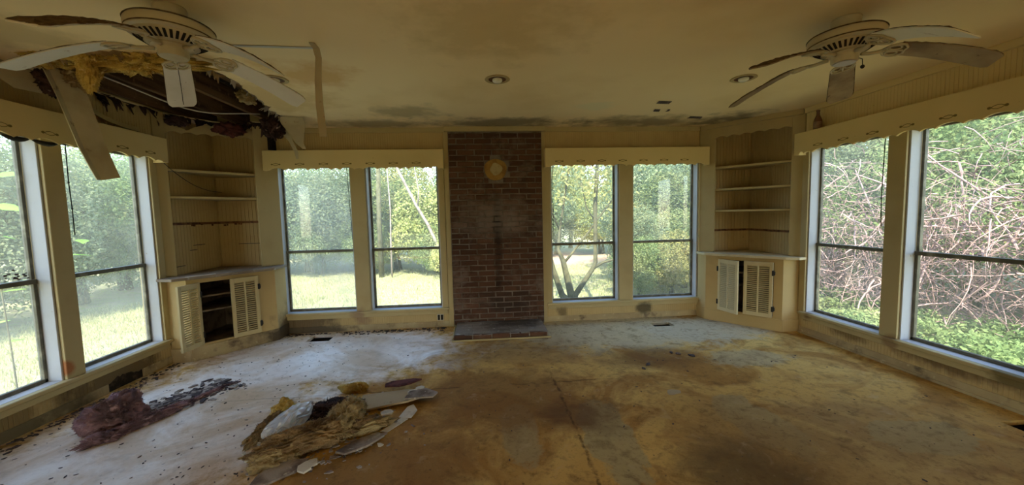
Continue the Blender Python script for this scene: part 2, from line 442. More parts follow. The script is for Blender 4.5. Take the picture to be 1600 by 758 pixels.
def leaf_mat(name, c1, c2, c3, trans=.45):
    m = bpy.data.materials.new(name); m.use_nodes = True
    nt = m.node_tree; nt.nodes.clear()
    nb = NB(nt)
    out = nb.n('ShaderNodeOutputMaterial')
    f1, _ = nb.noise(1.1, 3, .6)
    f2, _ = nb.noise(9, 2, .6)
    oi = nb.n('ShaderNodeObjectInfo')
    col = nb.mix(nb.ramp(f2, .3, .7), c1, c2)
    col = nb.mix(nb.math('MULTIPLY', nb.ramp(f1, .5, .7), .6), col, c3)  # brightest colour in patches, painting sunlit highlights into the foliage
    hs = nb.n('ShaderNodeHueSaturation'); nb.l(col, hs.inputs['Color'])
    nb.l(nb.ramp(oi.outputs['Random'], 0, 1, .75, 1.25), hs.inputs['Value'])
    nb.l(nb.ramp(oi.outputs['Random'], 0, 1, .485, .515), hs.inputs['Hue'])
    df = nb.n('ShaderNodeBsdfDiffuse'); tl = nb.n('ShaderNodeBsdfTranslucent')
    nb.l(hs.outputs[0], df.inputs[0]); nb.l(hs.outputs[0], tl.inputs[0])
    mx = nb.n('ShaderNodeMixShader'); mx.inputs[0].default_value = trans
    nb.l(df.outputs[0], mx.inputs[1]); nb.l(tl.outputs[0], mx.inputs[2])
    nb.l(mx.outputs[0], out.inputs[0])
    return m
leaf_a = leaf_mat('green_leaves', (.13, .19, .07), (.29, .36, .15), (.52, .50, .24))
leaf_b = leaf_mat('grey_green_leaves', (.14, .20, .11), (.31, .37, .20), (.50, .50, .28))
leaf_c = leaf_mat('yellow_green_leaves', (.26, .30, .10), (.50, .48, .19), (.68, .57, .27))
leaf_d = leaf_mat('bright_big_leaves', (.20, .48, .08), (.30, .58, .12), (.4, .6, .16))
bark_m = simple_mat('grey_bark', (.13, .125, .07), .9, [(10, (.075, .07, .04), .45, .65, 4)], (40, .4))
pale_bark_m = simple_mat('pale_bark', (.36, .30, .26), .9, [(10, (.22, .18, .15), .45, .65, 4)], (40, .4))
dead_m = simple_mat('dead_vine_stems', (.46, .31, .285), .9, [(3, (.26, .165, .145), .45, .7, 4)])
lawn_m = simple_mat('lawn', (.28, .27, .15), .95, [(1.0, (.36, .32, .19), .42, .62, 6), (.35, (.30, .22, .13), .58, .68, 6), (9, (.28, .36, .10), .5, .7, 4)], (30, .6),
                    spots=[((2.9, 15.0, GZ), 2.6, (.50, .33, .24), .8, (.6, 1, 1), .5)])
grass_m = leaf_mat('grass_blades', (.32, .34, .17), (.42, .40, .21), (.46, .40, .24), .3)

# ------------------------------------------------------------------ structure: walls
def P(w, s, off, z):
    """a point of a wall: along it, off into the room, height"""
    if w == 'B': return (s, D - off, z)
    if w == 'L': return (-L + off, s, z)
    return (R - off, s, z)
def wbox(mb, w, s0, s1, o0, o1, z0, z1):
    return mb.box(P(w, s0, o0, z0), P(w, s1, o1, z1))

OPEN = {'B': [(-2.40, -1.548), (-1.378, -.512), (.868, 1.742), (1.924, 2.80)],
        'L': [(2.13, 2.93), (3.06, 3.80)],
        'R': [(2.02, 2.848), (2.99, 3.775)]}
REARW = {'L': [], 'R': []}
def wall(w, name, s0, s1, ops):
    mb = MB()
    cur = s0
    for a, b in sorted(ops):
        wbox(mb, w, cur, a, -WT, 0, GZ, 2.62)
        wbox(mb, w, a, b, -WT, 0, GZ, SILL - .03)
        if w == 'B' and a < -2:
            pass
        wbox(mb, w, a, b, -WT, 0, HEAD, 2.62)
        cur = b
    wbox(mb, w, cur, s1, -WT, 0, GZ, 2.62)
    return struct(mb.build(name, paint))
wall_back = wall('B', 'wall_back', -L - WT, R + WT, OPEN['B'])
wall_left = wall('L', 'wall_left', REAR, D, OPEN['L'] + REARW['L'])
wall_right = wall('R', 'wall_right', REAR, D, OPEN['R'] + REARW['R'])
mb = MB()
for a, b in ((-L - WT, -2.9), (3.3, R + WT)):
    mb.box((a, REAR - WT, GZ), (b, REAR, 2.62))
mb.box((-2.9, REAR - WT, .80), (3.3, REAR, 2.62))
mb.box((-2.9, REAR - WT, GZ), (3.3, REAR, -.02))
struct(mb.build('wall_rear', paint))  # unseen wall; its low wide opening is added to brighten the room

# floor with the open register holes
VENTS = [(-2.02, -1.765, 4.31, 4.53), (2.037, 2.285, 4.262, 4.41), (3.24, 3.42, 1.78, 2.03)]
xs = sorted({-L - WT, R + WT, *[v for q in VENTS for v in q[:2]]})
ys = sorted({REAR - WT, D + WT, *[v for q in VENTS for v in q[2:]]})
mb = MB()
for i in range(len(xs) - 1):
    for j in range(len(ys) - 1):
        cx, cy = (xs[i] + xs[i + 1]) / 2, (ys[j] + ys[j + 1]) / 2
        if any(q[0] < cx < q[1] and q[2] < cy < q[3] for q in VENTS): continue
        mb.box((xs[i], ys[j], -.03), (xs[i + 1], ys[j + 1], 0))
floor = struct(mb.build('floor', floor_m))
for q in VENTS:
    mb = MB()
    t = .012; zb = -.22
    mb.box((q[0] - t, q[2] - t, zb), (q[0], q[3] + t, -.031)); mb.box((q[1], q[2] - t, zb), (q[1] + t, q[3] + t, -.031))
    mb.box((q[0], q[2] - t, zb), (q[1], q[2], -.031)); mb.box((q[0], q[3], zb), (q[1], q[3] + t, -.031)); mb.box((q[0] - t, q[2] - t, zb - t), (q[1] + t, q[3] + t, zb))
    mb.build('duct', slot_m, floor)

# ceiling with the torn hole
r2 = random.Random(3)
HOLE0 = [(-2.72, 2.64), (-2.55, 2.60), (-2.33, 2.57), (-2.1, 2.62), (-1.98, 2.62), (-1.88, 2.72), (-1.84, 2.98), (-1.90, 3.35), (-1.97, 3.7), (-2.03, 3.9),
         (-2.02, 4.15), (-2.10, 4.36), (-2.30, 4.44), (-2.46, 4.38), (-2.60, 4.52), (-2.78, 4.47), (-2.92, 4.25), (-3.06, 4.05), (-3.075, 3.6), (-3.07, 3.2), (-2.98, 3.0), (-2.85, 2.82)]
HOLE = []
for i, p in enumerate(HOLE0):
    q = HOLE0[(i + 1) % len(HOLE0)]
    for k in range(4):
        t = k / 4
        j = 0 if k == 0 else .028
        x = p[0] + (q[0] - p[0]) * t + r2.uniform(-j, j); y = p[1] + (q[1] - p[1]) * t + r2.uniform(-j, j)
        HOLE.append((max(x, -3.08), y))
outer = [(-L - .01, REAR), (R + .01, REAR), (R + .01, D + .01), (-L - .01, D + .01)]
loops = [[Vector((*p, 0)) for p in outer], [Vector((*p, 0)) for p in reversed(HOLE)]]
allp = outer + list(reversed(HOLE))
tris = tessellate_polygon(loops)
mb = MB()
vv = [(x, y, H) for x, y in allp] + [(x, y, H + .014) for x, y in allp]
n = len(allp)
ff = []
for t in tris:
    a, b, c = (Vector((*allp[i], 0)) for i in t)
    if (b - a).cross(c - a).z > 0: t = tuple(reversed(t))
    ff.append(tuple(t)); ff.append(tuple(n + i for i in reversed(t)))
for i in range(4, n):
    j = i + 1 if i + 1 < n else 4
    ff.append((i, j, n + j, n + i))
mb.add(vv, ff)
ceiling = struct(mb.build('ceiling', ceil_m))
# joists and deck above, seen through the hole
for x in (-3.02, -2.66, -2.29, -1.90):
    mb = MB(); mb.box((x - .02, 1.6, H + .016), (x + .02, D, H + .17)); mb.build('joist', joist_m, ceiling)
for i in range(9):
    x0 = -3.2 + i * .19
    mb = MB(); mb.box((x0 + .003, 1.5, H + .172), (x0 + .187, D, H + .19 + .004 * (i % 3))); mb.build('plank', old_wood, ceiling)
def torn_edge(name, m, keep, lens, seed, per=3):
    rr = random.Random(seed); mb = MB(); nH = len(HOLE)
    cxh, cyh = sum(p[0] for p in HOLE) / nH, sum(p[1] for p in HOLE) / nH
    for i in range(nH):
        p, q = Vector((*HOLE[i], H)), Vector((*HOLE[(i + 1) % nH], H))
        if not keep((p + q) / 2): continue
        inn = Vector((cxh - p.x, cyh - p.y, 0)).normalized()
        for k in range(per):
            u = rr.random(); c0 = p.lerp(q, u) - inn * .012 + Vector((0, 0, rr.uniform(-.003, .012)))
            e = (q - p).normalized(); w_ = rr.uniform(.012, .045); ln = rr.uniform(*lens) * (1 if rr.random() < .7 else .4)
            drop = rr.uniform(.25, 1.3)
            d = (inn * math.cos(drop) + Vector((0, 0, -math.sin(drop)))).normalized() + e * rr.uniform(-.5, .5)
            mid_ = c0 + d * ln * .55 + e * rr.uniform(-.01, .01); tip = c0 + d * ln + Vector((0, 0, -ln * rr.uniform(0, .4)))
            t_ = Vector((0, 0, .004))
            vv = [c0 - e * w_, c0 + e * w_, mid_ + e * w_ * rr.uniform(.4, 1.1), tip + e * .004, tip - e * .004, mid_ - e * w_ * rr.uniform(.4, 1.1)]
            vv = vv + [x + t_ for x in vv]
            ff = [(0, 1, 2, 5), (5, 2, 3, 4), (11, 8, 7, 6), (10, 9, 8, 11)] + [(a, a + 6, (a + 1) % 6 + 6, (a + 1) % 6) for a in range(6)]
            mb.add(vv, ff)
    o = mb.build(name, m, ceiling); o['kind'] = 'stuff'
torn_edge('torn_edge', mould_m, lambda c: c.y > 2.95 and (c.x < -2.85 or c.y > 4.1), (.03, .13), 3, 5)
torn_edge('torn_edge', gypsum_m, lambda c: c.y > 2.7 and c.x > -2.15, (.015, .06), 4, 3)
torn_edge('torn_edge', brown_m, lambda c: c.y < 3.0, (.02, .08), 5, 4)
mb = MB(); mb.box((-L - .5, REAR - .5, 2.64), (R + .5, D + .45, 2.80)); struct(mb.build('trim_1', old_wood))['label'] = 'roof deck'
mb = MB()
mb.box((-2.46, D - .075, 2.185), (-2.365, D - .0145, 2.425))  # near-black block painted as the shaded hole of a missing strip
mb.build('gap', hole_shade_m, wall_back)

# beadboard sheets (grooved), aprons, baseboards, crown
def beadboard(w, s0, s1, z0, z1, thick=.012, pitch=.027, m=paint, name='beadboard', parent=None):
    mb = MB(); prof = []
    s = s0
    while s < s1 - 1e-6:
        e = min(s + pitch, s1)
        prof += [(s, thick - .003), (s + .003, thick), (max(e - .003, s + .004), thick)]
        s = e
    prof.append((s1, thick - .003))
    n = len(prof)
    vv = [P(w, a, o, z0) for a, o in prof] + [P(w, a, o, z1) for a, o in prof]
    ff = []
    for i in range(n - 1):
        f = (i, i + 1, n + i + 1, n + i)
        ff.append(f if w != 'R' else tuple(reversed(f)))
    if w == 'L': ff = [tuple(reversed(f)) for f in ff]
    if w == 'L': pass
    ends = []
    mb.add(vv, ff)
    # top and bottom closing strips
    wbox(mb, w, s0, s1, 0.0005, thick - .006, z0, z1)
    return mb.build(name, m, parent)
CZ = 2.385
beadboard('B', -2.36, -.40, 2.06, CZ, parent=wall_back)
beadboard('B', .78, 2.80, 2.06, CZ, parent=wall_back)
beadboard('L', 1.2, 3.86, 2.06, 2.43, parent=wall_left)
beadboard('R', 1.0, 3.83, 2.06, CZ, parent=wall_right, m=valance_and_lit_wall_paint)  # same wall paint, made lighter for the light from the left windows
beadboard('B', -2.36, -.38, .07, .17, parent=wall_back)
beadboard('B', .76, 2.80, .07, .17, parent=wall_back)
beadboard('R', 1.0, 3.83, .07, .18, parent=wall_right)
beadboard('L', 1.2, 3.12, .07, .18, parent=wall_left)
beadboard('L', 3.62, 3.86, .07, .18, parent=wall_left)
# rotten gap in the left wall under the far window
mb = MB()
r3 = random.Random(5)
edge = [(3.62 - i * .0208, (.062 + r3.uniform(0, .012)) + .045 * max(0, math.sin((i - 6) / 13 * PI)) * (6 <= i <= 19) * r3.uniform(.6, 1.1)) for i in range(0, 25)]
poly = [P('L', 3.12, .001, .18), P('L', 3.62, .001, .18)] + [P('L', a, .001, z) for a, z in edge]
mb.prism(poly, (.011, 0, 0))
mb.build('torn_beadboard', paint, wall_left)
mb = MB(); wbox(mb, 'L', 3.13, 3.61, .0005, .003, .0, .15); mb.build('rotten_sheathing', simple_mat('rotten_wood', (.03, .022, .015), .95, [(14, (.10, .065, .04), .5, .68, 5)], (40, 1.0)), wall_left)

def bar(name, w, s0, s1, o0, o1, z0, z1, m, bevel=.003, kind='structure', parent=None):
    mb = MB(); wbox(mb, w, s0, s1, o0, o1, z0, z1)
    o = mb.build(name, m, parent, bevel=bevel)
    if kind and not parent: o['kind'] = kind
    return o
bl = struct(empty('baseboard_back', (0, D, 0)))
bar('board', 'B', -2.36, -.385, 0, .02, 0, .072, base_paint, parent=bl).location = (0, 0, 0)
bar('board', 'B', .765, 2.80, 0, .02, 0, .072, base_paint, parent=bl)
for ch in bl.children: pass
bl2 = struct(empty('baseboard_left', (-L, 0, 0)))
bar('board', 'L', 1.2, 3.22, 0, .02, 0, .075, base_paint, parent=bl2)
bar('board', 'L', 3.54, 3.86, 0, .02, 0, .075, base_paint, parent=bl2)
bl3 = struct(empty('baseboard_right', (R, 0, 0)))
bar('board', 'R', 1.0, 3.83, 0, .02, .0, .075, base_paint, parent=bl3)
bar('shoe_moulding', 'R', 1.0, 3.83, .02, .034, 0, .022, base_paint, parent=bl3)
# crown strips
t = struct(empty('trim_2', (0, D, CZ)))
for a, b in ((-2.36, -.42), (.80, 2.80)): bar('crown', 'B', a, b, 0, .03, CZ, H, trim_paint, parent=t)
bar('crown', 'B', -.42, .80, 0, .085, CZ, H, trim_paint, parent=t)
t = struct(empty('trim_3', (R, 0, CZ)))
bar('crown', 'R', 1.0, 3.83, 0, .035, CZ, H, valance_and_lit_wall_paint, parent=t)  # crown lightened too, window light put into its colour
t = struct(empty('trim_4', (-L, 0, CZ)))
bar('crown', 'L', 1.0, 2.55, 0, .035, CZ, H, trim_paint, parent=t)

# window casings and sills per wall (fixed woodwork)
def casing(name, w, xs_, sill0, sill1, mull):
    t = struct(empty(name, P(w, (sill0 + sill1) / 2, 0, SILL)))
    for a, b in xs_: bar('casing', w, a, b, 0, .018, SILL, 2.06, trim_paint, parent=t)
    for a, b in mull: bar('mullion', w, a, b, -.005, .022, SILL, 2.06, trim_paint, parent=t)
    bar('sill', w, sill0, sill1, -.002, .05, SILL - .03, SILL, trim_paint, .005, parent=t)
    bar('apron', w, sill0 + .02, sill1 - .02, .002, .026, .165, SILL - .03, trim_paint, parent=t)
    bar('head_board', w, sill0, sill1, 0, .016, HEAD, 2.07, trim_paint, parent=t)
    return t
casing('trim_5', 'B', [(-2.45, -2.40), (-.512, -.44)], -2.43, -.43, [(-1.548, -1.378)])
casing('trim_6', 'B', [(.80, .868), (2.80, 2.86)], .80, 2.845, [(1.742, 1.924)])
casing('trim_7', 'L', [(2.06, 2.13), (3.80, 3.87)], 2.0, 3.855, [(2.93, 3.06)])
casing('trim_8', 'R', [(1.95, 2.02), (3.775, 3.85)], 1.95, 3.825, [(2.848, 2.99)])
# narrow pilaster boards beside the chimney
bar('trim_9', 'B', -.435, -.377, 0, .03, 0, CZ, trim_paint)
bar('trim_10', 'B', .757, .80, 0, .03, 0, CZ, trim_paint)

# ------------------------------------------------------------------ windows
def window(num, w, a, b, dust_u, dust_l, rail=RAIL):
    root = struct(empty('window_%d' % num, P(w, (a + b) / 2, -J, SILL)))
    t = .014
    def part(name, m, boxes, bevel=0.002):
        mb = MB()
        for q in boxes: wbox(mb, w, *q)
        return mb.build(name, m, root, bevel=bevel)
    part('jamb', jamb_paint, [(a, a + t, -J + .001, -.001, SILL, HEAD), (b - t, b, -J + .001, -.001, SILL, HEAD), (a, b, -J, -.001, HEAD - t, HEAD)])
    part('inner_sill', jamb_paint, [(a, b, -WT - .03, -.002, SILL - .03, SILL)])
    f = .022
    a2, b2 = a + t, b - t
    up = part('upper_sash', sash_m, [(a2, a2 + f, -J - .03, -J, rail, HEAD - t), (b2 - f, b2, -J - .03, -J, rail, HEAD - t), (a2, b2, -J - .03, -J, HEAD - t - f, HEAD - t)])
    lo = part('lower_sash', sash_m, [(a2, a2 + f, -J - .022, -J + .008, SILL, rail), (b2 - f, b2, -J - .022, -J + .008, SILL, rail), (a2, b2, -J - .022, -J + .008, SILL, SILL + .026)])
    part('meeting_rail', sash_m, [(a2, b2, -J - .03, -J + .014, rail - .016, rail + .016)])
    for sash, z0, z1, dd, off in ((up, rail, HEAD - t - f, dust_u, -J - .015), (lo, SILL + .026, rail, dust_l, -J - .008)):
        mb = MB(); wbox(mb, w, a2 + f, b2 - f, off - .003, off, z0, z1)
        g = mb.build('pane', glass_mat('dusty_glass', dd, num + z0), root)
        g.parent = sash
        g.data.transform(Matrix.Identity(4))
    return root
win = [('L', *OPEN['L'][0], .10, .17), ('L', *OPEN['L'][1], .13, .15), ('B', *OPEN['B'][0], .17, .23), ('B', *OPEN['B'][1], .10, .10),
       ('B', *OPEN['B'][2], .10, .10), ('B', *OPEN['B'][3], .11, .09), ('R', *OPEN['R'][1], .10, .08), ('R', *OPEN['R'][0], .055, .05)]
for i, q in enumerate(win): window(i + 1, *q)

# ------------------------------------------------------------------ valances
VAL = {}
def valance(name, w, s0, s1, label, shift=0.0):
    root = VAL[(w, s0 > 0)] = empty(name, P(w, (s0 + s1) / 2, .07, 1.95), label=label, cat='valance')
    zt, zb, dep = 2.165, 1.962, .15
    low = []
    s = s0; per = .26; N = 14
    low.append((s0, zb - .02)); low.append((s0 + .06, zb - .02))
    s = s0 + .06
    while s < s1 - .08:
        for wd, amp in ((.165, .027), (.095, .016)):
            e = min(s + wd, s1 - .06)
            if e - s < .02: continue
            for k in range(1, 9):
                u = k / 8
                low.append((s + (e - s) * u, zb - .02 + amp * math.sin(PI * u) ** .7))
            s = e
    low.append((s1, zb - .02))
    poly = [P(w, s0, dep, zt), P(w, s1, dep, zt)] + [P(w, a, dep, z) for a, z in reversed(low)]
    nrm = Vector(P(w, 0, 0, 0)) - Vector(P(w, 0, 1, 0))
    mb = MB(); mb.prism(poly, nrm * .018)
    mb.build('front_board', valance_and_lit_wall_paint, root)
    mb = MB(); wbox(mb, w, s0 + .001, s1 - .001, .013, dep - .019, zt - .018, zt - .001); mb.build('top_board', valance_and_lit_wall_paint, root)
    for a in (s0, s1 - .016):
        mb = MB(); wbox(mb, w, a + .0005, a + .0155, .023, dep - .019, zb - .02, zt - .019); mb.build('end_board', valance_and_lit_wall_paint, root)
    # stencilled motifs along the lower edge
    s = s0 + .14 + shift
    proto = None
    while s < s1 - .08:
        if proto is None:
            mb = MB()
            for dx in (-.042, .042):
                ring = [P(w, s + dx + .011 * math.cos(q * PI / 4), dep + .0005, 2.008 + .009 * math.sin(q * PI / 4)) for q in range(8)]
                mb.prism(ring, -nrm * .0012)
            for sg in (-1, 1):
                mb.tube([P(w, s + x, dep + .001, 2.008 + sg * (.013 * (1 - (x / .034) ** 2))) for x in (-.034, -.02, 0, .02, .034)], .0022, 4)
            proto = mb.build('stencil_motif', stencil_paint, root)
            s_first = s
        else:
            c = proto.copy(); COL.objects.link(c); c.parent = root
            c.location = Vector(P(w, s, 0, 0)) - Vector(P(w, s_first, 0, 0))
        s += .262
    return root
valance('window_valance', 'B', -2.455, -.43, 'cream scalloped valance over the back windows left of the brick chimney')
valance('window_valance', 'B', .785, 2.852, 'cream scalloped valance over the back windows right of the brick chimney', .03)
valance('window_valance', 'L', 1.4, 3.845, 'cream scalloped valance over the left wall windows, under the torn ceiling', .02)
valance('window_valance', 'R', 1.3, 3.82, 'cream scalloped valance over the right wall windows, carrying a brown bottle')
# loose dark strips drooping behind the left valance
o = MB()
for k, (y0, y1) in enumerate(((2.62, 2.76), (2.78, 2.93))):
    o.tube([(-2.955, y0 + (y1 - y0) * u, 1.948 - .012 * math.sin(PI * u)) for u in np.linspace(0, 1, 6)], [.006, .014, .017, .017, .014, .006], 6)
tag(o.build('loose_strip', cord_m, origin=(-2.95, 2.78, 1.94), smooth=True), 'dark loose strip drooping under the left wall valance', 'strip')

# ------------------------------------------------------------------ chimney of single bricks
ch = empty('brick_chimney', (.19, D, 0), label='dark red brick chimney breast between the two back windows', cat='chimney')
CX0, CX1, CY = -.377, .757, D - .05
mb = MB(); mb.box((CX0, CY + .006, 0), (CX1, D - .001, CZ)); mb.build('mortar', mortar_m, ch)
def brick_mesh(seed, ln, ht=.054, dp=.03):
    r_ = random.Random(seed); j = lambda k=.003: r_.uniform(-k, k)
    bm = MB(); c = .005
    x0, x1 = -ln / 2, ln / 2; z0, z1 = -ht / 2, ht / 2
    vv = []
    for (x, z) in ((x0, z0), (x1, z0), (x1, z1), (x0, z1)):
        vv.append((x + j(), dp, z + j()))
    for (x, z) in ((x0, z0), (x1, z0), (x1, z1), (x0, z1)):
        vv.append((x + j(), .004, z + j()))
    for (x, z) in ((x0 + c, z0 + c), (x1 - c, z0 + c), (x1 - c, z1 - c), (x0 + c, z1 - c)):
        vv.append((x + j(), -.002 + j(.002), z + j()))
    ff = []
    for a in (0, 4):
        for i in range(4):
            k = (i + 1) % 4
            ff.append((a + i, a + k, a + 4 + k, a + 4 + i))
    ff.append((8, 9, 10, 11))
    bm.add(vv, ff)
    o = bm.build('brick', brick_m, None, link=False)
    return o.data
FULL = [brick_mesh(i, .196) for i in range(5)]
rows = int((CZ - .0) / .0672)
rb = random.Random(21)
def add_brick(me, x, z, y=CY, parent=ch, rz=0):
    o = bpy.data.objects.new('brick', me); COL.objects.link(o); o.parent = parent
    o.location = Vector((x, y, z)) - Vector(parent.location)
    o.rotation_euler = (rb.uniform(-.01, .01), rb.uniform(-.012, .012), rb.uniform(-.012, .012) + rz)
    return o
HX, HZ, HR = .187, 1.928, .135
cut = {}
for rI in range(rows):
    z = .0672 * (rI + .5) + .02
    if z + .03 > CZ: break
    s = CX0 + .006 - (0 if rI % 2 == 0 else .107) + rb.uniform(-.006, .006)
    while s < CX1 - .02:
        a, b = max(s, CX0 + .004), min(s + .2, CX1 - .004)
        ln = b - a
        cx = (a + b) / 2
        # trim round the stovepipe plug
        dz = abs(z - HZ)
        if dz < HR + .02:
            hw = math.sqrt(max((HR + .02) ** 2 - dz ** 2, 0))
            if a > HX - hw and b < HX + hw: s += .21; continue
            if a < HX - hw < b: b = HX - hw
            elif a < HX + hw < b: a = HX + hw
            ln = b - a; cx = (a + b) / 2
        if ln > .025:
            if ln > .19: me = FULL[rb.randrange(5)]
            else:
                key = round(ln, 2)
                if key not in cut: cut[key] = brick_mesh(100 + int(key * 1000), max(key - .004, .02))
                me = cut[key]
            o = add_brick(me, cx, z)
        s += .21
t = MB()
ring = [(HX + HR * (1 + .06 * math.sin(3 * a)) * math.cos(a), CY - .012, HZ + HR * (1 + .05 * math.cos(2 * a)) * math.sin(a)) for a in np.linspace(0, 2 * PI, 29)[:-1]]
t.prism(ring, (0, .03, 0)); t.build('stovepipe_ring', thimble_m, ch, bevel=.006)
t = MB()
ring = [(HX + .008 + .072 * (1 + .10 * math.sin(4 * a + 1)) * math.cos(a), CY - .022, HZ + .006 + .074 * (1 + .12 * math.cos(3 * a)) * math.sin(a)) for a in np.linspace(0, 2 * PI, 25)[:-1]]
t.prism(ring, (0, .02, 0)); t.build('plaster_plug', plug_m, ch, bevel=.006)

# hearth
he = empty('hearth', (.19, 4.35, 0), label='low brick hearth slab edged with a pale wood strip, at the chimney foot', cat='hearth')
mb = MB(); mb.box((-.335, 4.09, .0), (.712, CY - .004, .056)); mb.build('bed', hearth_m, he)
fe = {}
x = -.34
k = 0
while x < .70:
    ln = min(.2, .712 - x)
    me = FULL[k % 5] if ln > .19 else brick_mesh(300 + k, ln)
    o = add_brick(me, x + ln / 2, .034, 4.078, he)
    x += .21; k += 1
# paved top: rows of flat bricks
for row in range(5):
    y = 4.125 + row * .105
    s = -.34 - (0 if row % 2 else .1)
    while s < .70:
        a, b = max(s, -.338), min(s + .2, .712)
        if b - a > .03 and y + .049 < CY:
            mb = MB(); z1 = .0585 + rb.uniform(0, .003)
            mb.box((a + .003, y - .047, .0525), (b - .003, y + .047, z1)); mb.build('brick', hearth_m, he, bevel=.003)
        s += .21
mb = MB(); mb.box((-.365, 4.045, .001), (.74, 4.07, .017)); mb.build('wood_strip', trim_paint, he, bevel=.003)
mb = MB(); mb.box((-.362, 4.071, .001), (-.345, CY - .01, .03)); mb.build('wood_strip', trim_paint, he, bevel=.003)

# ------------------------------------------------------------------ corner cabinets
Z0, CT = .845, .027
def louver_door(W, Hh, parent, loc, ang, m, cols=2, flip=False):
    """hinge at local x=0, door runs along +x; louvres in two columns"""
    d = None
    mb = MB(); t = .022; st = .034; rl = .045
    mb.box((0, 0, 0), (st, t, Hh)); mb.box((W - st, 0, 0), (W, t, Hh)); mb.box((st, 0, 0), (W - st, t, rl)); mb.box((st, 0, Hh - rl), (W - st, t, Hh))
    mb.box((W / 2 - .008, .0, rl), (W / 2 + .008, t, Hh - rl))
    o = mb.build('door', m, None, bevel=.002)
    o.parent = parent; o.location = Vector(loc) - Vector(parent.location); o.rotation_euler = (0, 0, math.radians(ang))
    nsl = 24
    cw = W / 2 - .008 - st
    sl = MB()
    sl.obox((0, .002, 0), (cw, 0, 0), (0, .016, .014), (0, -.003, .0035))
    me = sl.build('slat', m, None, link=False).data
    for x0 in (st, W / 2 + .008):
        for i in range(nsl):
            s = bpy.data.objects.new('slat', me); COL.objects.link(s); s.parent = o
            s.location = (x0, 0, rl + .004 + i * (Hh - 2 * rl - .02) / (nsl - 1) - (.002 if i == nsl - 1 else 0))
            if flip: s.rotation_euler = (0, 0, 0)
    # two hinges on the door edge
    for z in (.10, Hh - .12):
        h = MB(); h.box((-.012, -.006, z - .03), (.010, .026, z + .03)); h.box((-.02, .004, z - .02), (-.010, .018, z + .02))
        q = h.build('hinge', cord_m, None, bevel=.002); q.parent = o
    return o

